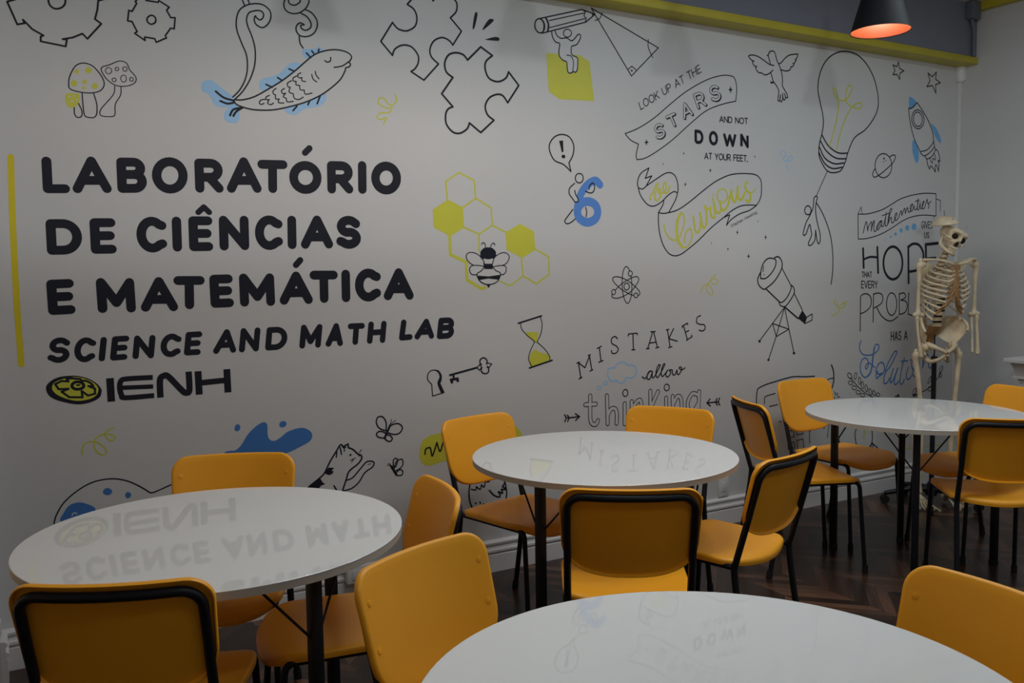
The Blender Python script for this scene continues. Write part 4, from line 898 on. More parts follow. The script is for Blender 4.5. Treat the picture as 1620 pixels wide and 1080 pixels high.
('L',K,5.5,7,[(5194,622),(5185,613),(5174,608),(5166,608),(5162,613),(5164,622),(5170,632),(5180,641),(5190,646),(5198,646),(5202,641),(5201,632)]),
('L',K,5.5,7,[(5208,602),(5206,598),(5200,595),(5189,594),(5179,594),(5170,597),(5167,600),(5168,604),(5175,607),(5185,608),(5196,607),(5204,605)]),
('L',K,5.5,7,[(5241,635),(5230,625),(5219,619),(5211,619),(5207,624),(5209,634),(5216,645),(5226,654),(5237,660),(5246,660),(5249,655),(5248,645)]),
('L',K,5.5,7,[(5265,598),(5264,594),(5258,591),(5249,589),(5240,590),(5232,593),(5228,596),(5230,600),(5236,603),(5244,605),(5254,604),(5262,601)]),
('L',K,5.5,7,[(5349,688),(5340,678),(5330,671),(5322,670),(5319,675),(5321,685),(5327,696),(5336,706),(5346,712),(5354,713),(5357,708),(5356,699)]),
('L',K,5.6,7,[(5358,630),(5355,623),(5349,618),(5341,617),(5332,620),(5325,625),(5323,632),(5325,639),(5331,644),(5340,645),(5348,642),(5355,637)]),
('L',K,5.6,7,[(5377,714),(5370,703),(5362,696),(5355,695),(5352,699),(5353,709),(5358,720),(5365,731),(5373,738),(5380,740),(5383,735),(5382,726)]),
('L',K,5.6,7,[(5387,663),(5392,655),(5392,648),(5387,644),(5378,644),(5369,648),(5361,655),(5356,662),(5356,669),(5361,673),(5370,673),(5379,669)]),
('L',K,5.6,7,[(5465,716),(5467,710),(5464,704),(5458,701),(5450,702),(5442,706),(5437,712),(5435,719),(5437,724),(5443,727),(5451,727),(5459,723)]),
('L',K,5.6,7,[(5470,751),(5461,741),(5451,736),(5443,735),(5439,740),(5440,749),(5446,760),(5455,769),(5465,775),(5473,775),(5477,771),(5476,762)]),
('F',K,0,0,[(4980,606),(4988,615),(5004,611),(5012,624),(5026,620),(5030,602)]),
]),
('magnifier_drawing', 'outlined magnifying glass with lime question mark', [
('L',K,7.7,7,[(4625,439),(4606,407),(4611,365),(4627,329),(4690,307),(4744,306),(4767,333),(4770,380),(4757,416),(4690,457)]),
('L',K,7.8,5,[(4767,330),(4836,280),(4816,266),(4744,301)]),
('L',K,5.7,7,[(4780,307),(4779,303),(4774,301),(4768,300),(4762,302),(4757,306),(4755,310),(4757,314),(4761,317),(4768,317),(4774,315),(4779,312)]),
('L','y',7.3,6,[(4678,405),(4691,412),(4704,403),(4691,388),(4691,372)]),
('F','y',0,2,[(4696,359),(4696,357),(4694,357),(4692,356),(4690,357),(4689,358),(4688,360),(4689,361),(4690,362),(4692,362),(4694,361),(4696,360)]),
]),
('lime_scribble', 'lime scribbled word', [
('L','y',7.7,6,[(5119,245),(5139,262),(5152,247),(5177,255),(5199,245),(5224,247)]),
('L','y',7.8,6,[(5315,243),(5349,253),(5376,242),(5411,249),(5437,238),(5473,248)]),
]),
('calculator_drawing', 'outlined calculator and curved arc', [
('L',K,7.5,6,[(3756,464),(3752,673),(3757,738),(3768,756),(3828,774),(3911,787),(3972,796),(4058,804),(4153,797),(4234,794)]),
('L',K,6.3,6,[(3818,662),(3817,695),(3836,707),(3904,716)]),
('L',K,6.4,4,[(3859,643),(3924,648)]),
('L',K,6.4,4,[(3937,543),(3956,545)]),
('L',K,5.7,5,[(4000,480),(4059,482),(4064,443),(4012,439)]),
('L',K,5.8,5,[(4079,489),(4134,488),(4139,452),(4087,451)]),
('L',K,5.7,5,[(4013,408),(4064,410),(4069,374),(4017,371)]),
('L',K,5.8,5,[(4088,417),(4140,420),(4149,365),(4097,354)]),
('L',K,10.2,6,[(4381,853),(4399,815),(4404,762),(4396,728),(4384,703)]),
('L',K,7.0,6,[(4348,763),(4371,770),(4400,771)]),
('L',K,7.1,4,[(4414,685),(4422,664)]),
('L',K,7.1,4,[(4440,675),(4432,661)]),
('L',K,7.1,4,[(4439,649),(4457,652)]),
('F',K,0,0,[(4406,655),(4423,647),(4411,643)]),
('L',K,5.8,4,[(4195,489),(4197,388)]),
('L',K,5.8,4,[(4231,497),(4199,460)]),
('L',K,5.1,4,[(4368,492),(4353,406)]),
('L',K,5.1,4,[(4340,492),(4318,462)]),
]),
('word_cloud_drawing', 'lime word cloud with black script', [
('F','y',0,2,[(1628,629),(1643,674),(1677,696),(1722,702),(1791,700),(1795,578),(1742,568),(1685,557),(1651,564),(1630,592)]),
('F','y',0,2,[(2054,706),(2110,705),(2147,691),(2172,661),(2165,640),(2078,632)]),
('L',K,7.7,6,[(1655,613),(1659,636),(1679,641),(1685,628),(1692,601),(1716,661,1),(1731,617),(1747,657)]),
('L',K,8.1,6,[(2112,657),(2131,661),(2138,649)]),
]),
('owl_drawing', 'outlined owl', [
('L',K,7.4,7,[(1953,495),(1904,474),(1889,454),(1879,407),(1884,353),(1907,314),(1973,285),(2047,296),(2079,341),(2083,390),(2062,454),(2013,487)]),
('L',K,6.5,6,[(1891,416),(1915,410),(1918,426,1),(1939,410),(1946,431,1),(1960,418),(1967,444,1),(1988,441),(1985,458,1),(2010,452)]),
('L',K,8.1,6,[(1989,398),(2011,373),(2036,359),(2048,362),(2039,385,1),(2061,374),(2055,394,1),(2081,391),(2061,407,1),(2077,424)]),
('F',K,0,2,[(1918,346),(1918,343),(1918,341),(1916,340),(1914,340),(1911,342),(1910,345),(1909,348),(1910,350),(1912,352),(1914,351),(1916,349)]),
('F',K,0,2,[(1942,346),(1942,343),(1942,340),(1940,339),(1938,339),(1935,341),(1934,344),(1933,347),(1934,350),(1936,351),(1938,350),(1940,348)]),
('F',K,0,2,[(1929,326),(1930,323),(1929,320),(1928,319),(1925,319),(1923,321),(1921,324),(1921,327),(1922,330),(1923,331),(1926,330),(1928,329)]),
('F',K,0,2,[(1960,335),(1960,332),(1960,329),(1958,328),(1956,329),(1953,331),(1952,333),(1951,336),(1952,339),(1954,340),(1956,340),(1958,338)]),
('F',K,0,2,[(1953,319),(1954,316),(1953,314),(1952,313),(1949,313),(1947,315),(1945,318),(1945,321),(1946,324),(1947,325),(1950,324),(1952,322)]),
]),
('flask_drawing', 'outlined round shape with deep blue patches', [
('L',K,5.2,6,[(125,525),(135,556),(161,598),(203,634),(249,659),(291,669),(340,668),(382,655),(417,635),(449,611),(470,595),(496,600),(534,613),(565,623)]),
('F','db2',0,2,[(330,619),(327,612),(321,608),(313,607),(306,610),(300,616),(298,623),(301,630),(307,634),(315,635),(322,632),(328,626)]),
('F','db2',0,2,[(397,596),(395,590),(391,586),(386,585),(381,587),(377,592),(376,599),(378,605),(382,609),(387,610),(392,607),(396,602)]),
('F','db2',0,2,[(147,531),(159,560),(180,586),(211,593),(242,582),(268,561),(260,529),(231,510),(180,503)]),
('L','w',4.4,6,[(187,546),(194,555),(204,551)]),
]),
('splash_drawing', 'deep blue paint splash with two drops', [
('F','db2',0,2,[(751,711),(761,725),(778,728),(802,728),(827,748),(854,788),(890,820),(920,833),(936,821),(936,782),(943,759),(963,750),(989,761),(1020,782),(1063,793),(1094,791),(1120,774),(1127,752),(1113,730),(1070,711),(1012,691),(915,677),(753,701)]),
('F','db2',0,2,[(824,815),(820,809),(814,806),(808,807),(803,811),(802,818),(803,825),(807,832),(813,835),(819,834),(823,830),(825,823)]),
('F','db2',0,2,[(1017,821),(1017,814),(1013,808),(1006,804),(998,804),(991,807),(987,813),(987,820),(991,826),(998,830),(1006,830),(1013,827)]),
]),
('cat_drawing', 'outlined cat reaching up a paw', [
('L',K,7.3,6,[(1074,505),(1104,533),(1151,564),(1176,585),(1202,632),(1230,672),(1247,697),(1256,701),(1266,687),(1269,694,1),(1286,701,1),(1288,684,1),(1308,674),(1330,652),(1346,642),(1346,626),(1328,606),(1288,579),(1273,543),(1255,496)]),
('L',K,6.2,4,[(1231,648),(1234,670)]),
('L',K,6.2,4,[(1255,658),(1250,690)]),
('L',K,5.1,4,[(1268,670),(1270,688),(1277,688)]),
('L',K,6.5,6,[(1273,540),(1304,549),(1339,583),(1368,610),(1391,612),(1405,603),(1396,584),(1361,564),(1331,524),(1297,501),(1258,495)]),
('F',K,0,2,[(1301,650),(1300,648),(1298,646),(1296,646),(1293,647),(1291,649),(1291,651),(1292,654),(1293,655),(1296,656),(1298,655),(1300,653)]),
('F',K,0,0,[(1328,654),(1345,648),(1335,638)]),
('L',K,3.7,4,[(1319,635),(1295,627)]),
('L',K,3.7,4,[(1309,628),(1300,618)]),
('L',K,3.7,4,[(1338,657),(1347,669)]),
('F',K,0,0,[(1176,585),(1195,607),(1220,603),(1209,591),(1219,587),(1208,575),(1192,574)]),
('F',K,0,0,[(1099,529),(1156,566),(1166,546),(1178,536),(1160,532),(1149,521),(1128,519)]),
('L',K,3.4,4,[(1376,599),(1390,600)]),
('L',K,6.5,4,[(1217,523),(1228,503)]),
]),
('butterfly_drawing', 'larger outlined butterfly', [
('L',K,6.6,7,[(1466,741,1),(1435,756),(1421,782),(1428,806),(1451,806),(1467,780)]),
('L',K,6.6,7,[(1469,734,1),(1487,761),(1523,769),(1545,750),(1533,726),(1504,721)]),
('L',K,6.6,7,[(1463,731),(1435,742),(1420,730),(1431,715),(1457,712)]),
('L',K,6.6,7,[(1463,718),(1480,721),(1495,705),(1485,691),(1465,700)]),
('L',K,10.3,4,[(1486,764),(1458,708)]),
('L',K,3.5,4,[(1487,767),(1494,791)]),
('L',K,3.5,4,[(1490,769),(1514,785)]),
]),
('butterfly_drawing', 'smaller outlined butterfly', [
('L',K,5.8,7,[(1497,575,1),(1498,603),(1510,611),(1518,600),(1509,573)]),
('L',K,5.8,7,[(1500,563,1),(1512,595),(1539,603),(1544,580),(1529,562),(1505,554)]),
('L',K,5.8,7,[(1511,545),(1529,557),(1542,547),(1537,531),(1514,532)]),
('L',K,11.6,4,[(1488,575),(1511,535)]),
('L',K,3.5,6,[(1487,577),(1480,589),(1471,589)]),
('L',K,3.5,6,[(1485,576),(1477,583),(1468,583)]),
]),
]

FONT = {}
def arc(cx, cy_, rx, ry, a0, a1, n=12):
    return [(cx+rx*cos(radians(a0+(a1-a0)*i/n)), cy_+ry*sin(radians(a0+(a1-a0)*i/n))) for i in range(n+1)]
FONT['A'] = [[(0, 0), (.5, 1), (1, 0)], [(.17, .30), (.83, .30)]]
FONT['B'] = [[(.62, .53), (0, .53)], [(0, 0), (0, 1), (.6, 1)]+arc(.6, .765, .34, .235, 90, -90)[1:]+arc(.62, .265, .38, .265, 90, -90)+[(0, 0)]]
FONT['C'] = [[(1, .84)]+arc(.52, .5, .52, .5, 50, 310, 22)+[(1, .16)]]
FONT['D'] = [[(0, 0), (0, 1), (.45, 1)]+arc(.45, .5, .55, .5, 90, -90, 18)[1:]+[(0, 0)]]
FONT['E'] = [[(1, 1), (0, 1), (0, 0), (1, 0)], [(0, .51), (.92, .51)]]
FONT['F'] = [[(1, 1), (0, 1), (0, 0)], [(0, .52), (.9, .52)]]
FONT['G'] = [[(1, .84)]+arc(.52, .5, .52, .5, 50, 320, 22)+[(1, .45), (.58, .45)]]
FONT['H'] = [[(0, 0), (0, 1)], [(1, 0), (1, 1)], [(0, .5), (1, .5)]]
FONT['I'] = [[(.5, 0), (.5, 1)]]
FONT['K'] = [[(0, 0), (0, 1)], [(1, 1), (.05, .45)], [(.3, .6), (1, 0)]]
FONT['L'] = [[(0, 1), (0, 0), (1, 0)]]
FONT['M'] = [[(0, 0), (0, 1), (.5, .22), (1, 1), (1, 0)]]
FONT['N'] = [[(0, 0), (0, 1), (1, 0), (1, 1)]]
FONT['O'] = [arc(.5, .5, .5, .5, 0, 360, 28)]
FONT['P'] = [[(0, 0), (0, 1), (.5, 1)]+arc(.55, .73, .45, .27, 90, -90)+[(0, .46)]]
FONT['R'] = [[(0, 0), (0, 1), (.55, 1)]+arc(.58, .72, .40, .28, 90, -90)[0:]+[(0, .44)], [(.5, .44), (1, 0)]]
FONT['S'] = [[(.94, .86)]+arc(.5, .745, .44, .255, 50, 255, 14)+arc(.52, .255, .46, .255, 80, -140, 14)+[(.02, .13)]]
FONT['T'] = [[(0, 1), (1, 1)], [(.5, 1), (.5, 0)]]
FONT['U'] = [[(0, 1), (0, .35)]+arc(.5, .35, .5, .35, 180, 360)+[(1, 1)]]
FONT['V'] = [[(0, 1), (.5, 0), (1, 1)]]
FONT['W'] = [[(0, 1), (.25, 0), (.5, .85), (.75, 0), (1, 1)]]
FONT['Y'] = [[(0, 1), (.5, .45), (1, 1)], [(.5, .45), (.5, 0)]]
FONT['t'] = [[(.5, 1), (.5, .1), (.9, 0)], [(0, .68), (1, .68)]]
FONT['e'] = [[(0, .35), (1, .35)]+arc(.5, .33, .5, .33, 0, 310, 14)]
FONT['p'] = [[(0, .66), (0, -.3)], arc(.5, .33, .5, .33, 0, 360, 14)]
FONT['h'] = [[(0, 1), (0, 0)], arc(.5, .36, .5, .3, 180, 0, 8)+[(1, 0)]]
FONT['n'] = [[(0, .66), (0, 0)], arc(.5, .36, .5, .3, 180, 0, 8)+[(1, 0)]]
FONT['a'] = [[(1, .66), (1, 0)], arc(.5, .33, .5, .33, 0, 360, 14)]
FONT['w'] = [[(0, .66), (.25, 0), (.5, .6), (.75, 0), (1, .66)]]
FONT['k'] = [[(0, 1), (0, 0)], [(1, .66), (0, .28), (1, 0)]]
FONT['i'] = [[(.5, .66), (.5, 0)], [(.5, .92), (.5, .98)]]
FONT['g'] = [[(1, .66), (1, -.1)]+arc(.5, -.1, .5, .2, 0, -150, 8), arc(.5, .33, .5, .33, 0, 360, 14)]

def smooth_path(pts, closed):
    """2-D points (x, z[, 1]); a third entry marks a corner. Returns a dense list."""
    P = [(p[0], p[1]) for p in pts]; C = [len(p) > 2 for p in pts]; N = len(P)
    def cr_seg(a, b, c, d, out, n=7):
        for k in range(n):
            t = k/n; t2 = t*t; t3 = t2*t
            out.append(tuple(.5*(2*b[j]+(c[j]-a[j])*t+(2*a[j]-5*b[j]+4*c[j]-d[j])*t2+(3*b[j]-3*c[j]+d[j]-a[j])*t3) for j in (0, 1)))
    out = []
    for i in range(N if closed else N-1):
        i1 = (i+1) % N
        b, c = P[i], P[i1]
        a = P[i-1] if (closed or i > 0) and not C[i] else b
        d = P[(i+2) % N] if (closed or i+2 < N) and not C[i1] else c
        if C[i] and C[i1]: out.append(b)
        else: cr_seg(a, b, c, d, out)
    if not closed: out.append(P[-1])
    return out

def ribbon(polys, path, w, closed, cap):
    """collect the quads and round joints of a flat stroke of width w (m) along a 2-D path"""
    P = []
    for p in path:
        if not P or (p[0]-P[-1][0])**2+(p[1]-P[-1][1])**2 > 1e-9: P.append(p)
    if closed and len(P) > 2 and (P[0][0]-P[-1][0])**2+(P[0][1]-P[-1][1])**2 < 1e-9: P.pop()
    N = len(P)
    if N < 2: return
    h = w/2
    def disc(p):
        n = 14
        polys.append([(p[0]+h*cos(2*pi*k/n+.1), p[1]+h*sin(2*pi*k/n+.1)) for k in range(n)])
    dirs = []
    for i in range(N if closed else N-1):
        a, b = P[i], P[(i+1) % N]; l = sqrt((b[0]-a[0])**2+(b[1]-a[1])**2); dirs.append(((b[0]-a[0])/l, (b[1]-a[1])/l))
    S = len(dirs); ends = []
    for i in range(N):
        if closed: d0, d1 = dirs[i-1], dirs[i % S]
        else: d0, d1 = dirs[max(i-1, 0)], dirs[min(i, S-1)]
        if d0[0]*d1[0]+d0[1]*d1[1] > 0.55:
            nx, nz = -(d0[1]+d1[1]), d0[0]+d1[0]; l = sqrt(nx*nx+nz*nz); nx /= l; nz /= l
            k = h/max(.5, nx*-d1[1]+nz*d1[0])
            q = ((P[i][0]+nx*k, P[i][1]+nz*k), (P[i][0]-nx*k, P[i][1]-nz*k)); ends.append((q, q))
        else:
            if closed or 0 < i < N-1: disc(P[i])
            ends.append(tuple(((P[i][0]-d[1]*h, P[i][1]+d[0]*h), (P[i][0]+d[1]*h, P[i][1]-d[0]*h)) for d in (d0, d1)))
    if cap and not closed: disc(P[0]); disc(P[-1])
    for s in range(S):
        a = ends[s][1]; b = ends[(s+1) % N][0]
        polys.append([a[0], a[1], b[1]]); polys.append([a[0], b[1], b[0]])

def flat_union(bm, polys, y, mi):
    """merge overlapping flat shapes of one colour into one sheet lying at depth y"""
    vs, fs = [], []
    for p in polys:
        area = sum(p[i-1][0]*p[i][1]-p[i][0]*p[i-1][1] for i in range(len(p)))
        if abs(area) < 1e-10: continue
        if area < 0: p = p[::-1]
        fs.append(list(range(len(vs), len(vs)+len(p)))); vs += [Vector(q) for q in p]
    def ar(q): return abs(sum(q[i-1][0]*q[i][1]-q[i][0]*q[i-1][1] for i in range(len(q))))/2
    total = sum(ar([vs[i] for i in f]) for f in fs)
    for eps in (1e-6, 2e-5, 1e-4, 3e-7):
        ov, oe, of, _, _, src = delaunay_2d_cdt(vs, [], fs, 0, eps)
        tris = [f for f, o_ in zip(of, src) if o_]
        if sum(ar([ov[i] for i in f]) for f in tris) <= total*1.02: break
    else:
        ov, tris = vs, fs
    bv = [bm.verts.new((v.x, y, v.y)) for v in ov]
    for f in tris:
        try: bm.faces.new([bv[i] for i in f]).material_index = mi
        except ValueError: pass

mural = empty('wall_mural', (0, 0, 0))
tag(mural, 'black line-art science mural with big lettering across the white wall', 'wall mural')
def build_mural():
    keys = list(INK)
    for name, label, els in MURAL:
        bm = bmesh.new(); used = sorted({e[1] for e in els}, key=keys.index)
        y = -0.0006; polys = []
        for n_, e in enumerate(els):
            if e[0] == 'G':
                bx, bz, ex, ez, tx, tz = [v/1000 for v in e[5]]
                for st in FONT[e[4]]: ribbon(polys, [(bx+ex*u+tx*v, bz+ez*u+tz*v) for u, v in st], e[2]/1000, False, bool(e[3] & 4))
            else:
                pts = [tuple([c/1000 for c in p[:2]])+tuple(p[2:]) for p in e[4]]
                cl = e[0] == 'F' or bool(e[3] & 1)
                path = smooth_path(pts, cl) if e[3] & 2 else [p[:2] for p in pts]
                if e[0] == 'F':
                    tri = tessellate_polygon([[Vector((p[0], p[1], 0)) for p in path]])
                    polys += [[path[i] for i in t] for t in tri]
                else: ribbon(polys, path, e[2]/1000, cl, bool(e[3] & 4))
            if n_+1 == len(els) or els[n_+1][1] != e[1]:
                flat_union(bm, polys, y, used.index(e[1])); polys = []; y -= 0.00012
        me = bpy.data.meshes.new(name)
        for f in bm.faces:
            f.normal_update()
            if f.normal.y > 0: f.normal_flip()
        bm.to_mesh(me); bm.free()
        for k in used: me.materials.append(INK[k])
        o = bpy.data.objects.new(name, me); COL.objects.link(o); o.parent = mural
        o['label'] = label
build_mural()

# ------------------------------------------------------------------ chairs
def rounded_outline(w_top, w_bot, h, r_top, r_bot, bow, n=7):
    """closed outline, centre of the top edge first, clockwise seen from the front; bow drops the bottom edge"""
    pts = []
    def corner(cx, cz, r, a0, a1):
        for k in range(n+1):
            a = radians(a0+(a1-a0)*k/n); pts.append((cx+r*cos(a), cz+r*sin(a)))
    ht, hb = w_top/2, w_bot/2
    for k in range(4): pts.append((ht*.85*k/4*.9, h))
    corner(ht-r_top, h-r_top, r_top, 90, 0)
    zm = r_bot; m = 26; ex = 2/2.7          # lower edge: half a superellipse hanging below z = r_bot
    for k in range(m+1):
        t = pi*k/m; c_, s_ = cos(t), sin(t)
        pts.append((hb*math.copysign(abs(c_)**ex, c_), zm-(zm+bow)*abs(s_)**ex))
    corner(-(ht-r_top), h-r_top, r_top, 180, 90)
    for k in range(1, 4): pts.append((-ht*.85*(4-k)/4*.9, h))
    return pts

def shell(bm, outline, fn, thick, lip, cx=0, cz=None):
    """moulded shell: outline (a, b) -> fn(a, b, off) point, off = distance behind the face; turned lip at the rim"""
    if cz is None: cz = sum(p[1] for p in outline)/len(outline)
    def ring(s, off):
        return [bm.verts.new(fn(cx+(a-cx)*s, cz+(b-cz)*s, off)) for a, b in outline]
    spec = [(0.12, 0), (0.3, 0), (0.5, 0), (0.7, 0), (0.85, 0), (0.95, 0.0), (0.985, 0.0015), (1.0, 0.006), (1.003, lip*.6), (0.998, lip), (0.985, lip), (0.975, lip*.7), (0.965, thick), (0.85, thick), (0.7, thick), (0.5, thick), (0.3, thick), (0.12, thick)]
    rings = [ring(s, o) for s, o in spec]
    n = len(outline)
    for a, b in zip(rings, rings[1:]):
        for k in range(n): bm.faces.new((a[k], a[(k+1) % n], b[(k+1) % n], b[k]))
    bm.faces.new(rings[0]); bm.faces.new(rings[-1][::-1])

# chair frame of reference: sitter looks along +y, floor at z = 0
ZB0, HB = 0.583, 0.245               # bottom corners of the back and its height along the slope
TILT = radians(16)
def back_fn(a, b, off):
    sag = 0.036*(1-(a/0.21)**2)
    y = -0.222 - b*sin(TILT) - sag - off*cos(TILT)
    z = ZB0 + b*cos(TILT) - off*sin(TILT)
    return Vector((a, y, z))
def seat_fn(a, b, off):
    # b runs from rear (0) to front
    dz = -0.012*(1-(a/0.21)**2)*(1-((b-.2)/.23)**2)
    if b > 0.32: dz -= 0.34*(b-0.32)**2/0.10
    if b < 0.05: dz -= 3.0*(0.05-b)**2
    return Vector((a, -0.20+b, 0.462+dz-off))

CHAIR_LABELS = []
def make_chair():
    root = empty('classroom_chair')
    bm = bmesh.new()
    shell(bm, rounded_outline(.42, .41, HB, .055, .085, .050), back_fn, .005, .016)
    back = mesh_obj('backrest', bm, M['orange'], root, angle=60)
    for sx in (-1, 1):
        for b in (.075, .175):
            bm = bmesh.new()
            c = back_fn(sx*.178, b, -.0005)
            n1 = Vector((0.35*-sx, cos(TILT), sin(TILT))).normalized()
            tube(bm, [c-n1*.002, c+n1*.0006, c+n1*.0012], [.0075, .0075, .005], 14)
            mesh_obj('rivet', bm, M['orange'], back)
    bm = bmesh.new()
    out = [(x, .40-z) for x, z in rounded_outline(.40, .41, .40, .06, .12, .028)]
    # outline built with its bowed edge as the front; bow the rear edge too
    out = [(x, b-(.030*(1-min(1, abs(x)/.15)**2) if b < .01 else 0)) for x, b in out]
    shell(bm, out, seat_fn, .006, .022, 0, .2)
    mesh_obj('seat', bm, M['orange'], root, angle=60)
    # inverted U tube behind the back
    bm = bmesh.new()
    R = .0115
    def tb(a, b): 
        p = back_fn(a, b, .0165); return p
    pts = [Vector((-.186, -.205, .44)), tb(-.186, .02)]
    side = [tb(-.187, b) for b in (.08, .14)]
    topc = [tb(-.187+.045*(1-cos(radians(t))), HB-.025-.045+.045*sin(radians(t))) for t in (0, 22, 45, 67, 90)]
    mid = [tb(x, HB-.025) for x in (-.10, -.05, 0)]
    half = pts+side+topc+mid
    full = half+[Vector((-p.x, p.y, p.z)) for p in half[-2::-1]]
    tube(bm, spline(full, 3), R, 12)
    mesh_obj('back_frame', bm, M['tubem'], root)
    # seat frame: two rails and two cross bars
    bm = bmesh.new()
    for sx in (-1, 1):
        tube(bm, [(sx*.186, -.205, .435), (sx*.186, .12, .435)], .010, 12)
    tube(bm, [(-.186, .10, .432), (.186, .10, .432)], .008, 10)
    tube(bm, [(-.186, -.16, .432), (.186, -.16, .432)], .008, 10)
    mesh_obj('seat_frame', bm, M['tubem'], root)
    for sx in (-1, 1):
        bm = bmesh.new()
        tube(bm, bend([(sx*.186, .11, .435), (sx*.186, .175, .435), (sx*.196, .205, .012)], .05), .010, 12)
        lg = mesh_obj('leg', bm, M['tubem'], root)
        bm = bmesh.new(); tube(bm, [(sx*.1965, .205, .0), (sx*.196, .2045, .035)], .0135, 12); mesh_obj('foot_cap', bm, M['cap'], lg)
        bm = bmesh.new()
        tube(bm, spline([(sx*.186, -.2055, .45), (sx*.187, -.206, .40), (sx*.190, -.232, .22), (sx*.196, -.272, .012)], 5), .0115, 12)
        lg = mesh_obj('leg', bm, M['tubem'], root)
        bm = bmesh.new(); tube(bm, [(sx*.1965, -.275, .0), (sx*.196, -.269, .035)], .0145, 12); mesh_obj('foot_cap', bm, M['cap'], lg)
    return root

CHAIRS = [
    (0.566, -0.82, -112.2, 'orange chair tucked between the left table and the mural wall, facing the room', 'chairs at the left table'),
    (0.292, -1.447, 64.8, 'orange chair at lower left, dark back toward the viewer, at the left table', 'chairs at the left table'),
    (0.79, -1.312, 171, 'orange chair at the right edge of the left table, facing left', 'chairs at the left table'),
    (1.851, -0.579, -75.7, 'orange chair at the left of the middle table against the mural wall, seat showing', 'chairs at the middle table'),
    (2.366, -0.737, -149, 'orange chair behind the middle table, its back covering the word thinking', 'chairs at the middle table'),
    (1.719, -1.424, 57.2, 'orange chair in front of the middle table with its dark back toward the viewer', 'chairs at the middle table'),
    (2.232, -1.289, 104.6, 'orange chair turned sideways at the right of the middle table', 'chairs at the middle table'),
    (3.901, -0.507, -90.5, 'orange chair covering the calculator drawing behind the far right table', 'chairs at the far right table'),
    (3.37, -0.711, -22.1, 'orange chair left of the far right table, back rim facing the middle table', 'chairs at the far right table'),
    (3.79, -1.37, 50, 'orange chair in front of the far right table, dark back to the viewer', 'chairs at the far right table'),
    (4.235, -1.0, 165, 'orange chair at the far side of the right table near the white cabinet', 'chairs at the far right table'),
    (0.908, -2.169, -67.9, 'orange chair at the left of the front table, face and rivets showing', 'chairs at the front table'),
    (1.342, -2.7, 175, 'orange chair at the right of the front table, partly out of frame', 'chairs at the front table'),
]
proto = make_chair()
for i, (x, y, face, label, group) in enumerate(CHAIRS):
    c = proto if i == 0 else copy_tree(proto)
    c.location = (x, y, 0); c.rotation_euler = (0, 0, radians(face-90))
    tag(c, label, 'chair', group)

# ------------------------------------------------------------------ tables
TR_, TH = 0.50, 0.75
def make_table():
    root = empty('round_table')
    bm = bmesh.new()
    lathe(bm, [(TR_-.004, TH-.022), (TR_-.001, TH-.0215), (TR_-.001, TH-.003)], 96, cap1=False)
    e = mesh_obj('edge_band', bm, M['edge'], None, angle=50)
    bm = bmesh.new(); lathe(bm, [(TR_-.001, TH-.003), (TR_-.0002, TH-.0015), (TR_-.001, TH-.0004), (TR_-.0025, TH)], 96, cap0=False)
    t = mesh_obj('tabletop', bm, M['top'], root, angle=50)
    for p_ in t.data.polygons:
        if len(p_.vertices) > 8: p_.use_smooth = False
    e.parent = t
    bm = bmesh.new(); lathe(bm, [(.06, TH-.036), (.06, TH-.0225)], 24)
    mesh_obj('under_plate', bm, M['tubem'], root)
    for k in range(4):
        R3 = Matrix.Rotation(0, 3, 'Z')
        bm = bmesh.new(); box(bm, .385, .415, -.015, .015, .012, TH-.0225, .003)
        bmesh.ops.transform(bm, matrix=R3.to_4x4(), verts=bm.verts)
        lg = mesh_obj('leg', bm, M['tubem'], root)
        bm = bmesh.new(); box(bm, .383, .417, -.017, .017, .0, .02, .003)
        bmesh.ops.transform(bm, matrix=R3.to_4x4(), verts=bm.verts)
        mesh_obj('foot_cap', bm, M['cap'], lg)
        bm = bmesh.new()
        for s in (-1, 1):
            tube(bm, [Vector((.40, s*.012, TH-.20)), Vector((.34, s*.15, TH-.0225))], .0035, 8)
        mesh_obj('brace', bm, M['tubem'], lg)
        bm = bmesh.new(); box(bm, .05, .39, -.012, .012, TH-.042, TH-.0225, .002)
        mesh_obj('leg_bar', bm, M['tubem'], lg)
    return root
TABLES = [
    (0.4791, -1.2394, (24, 125, 178, 292), 'round white table at left reflecting the science and math lettering'),
    (1.952, -0.9927, (68, 358, 281, 201), 'round white table in the middle reflecting the mistakes lettering'),
    (3.7626, -1.0199, (44, 104, 217, 331), 'round white table at far right in front of the skeleton'),
    (0.9683, -2.6802, (51, 145, 230, 320), 'round white table nearest the viewer, cut by the lower frame edge'),
]
tp = make_table()
for i, (x, y, angles, label) in enumerate(TABLES):
    t = tp if i == 0 else copy_tree(tp)
    t.location = (x, y, 0); tag(t, label, 'table', 'round white tables')
    for lg, a in zip([c for c in t.children if c.name.startswith('leg')], angles):
        lg.rotation_euler = (0, 0, radians(a))

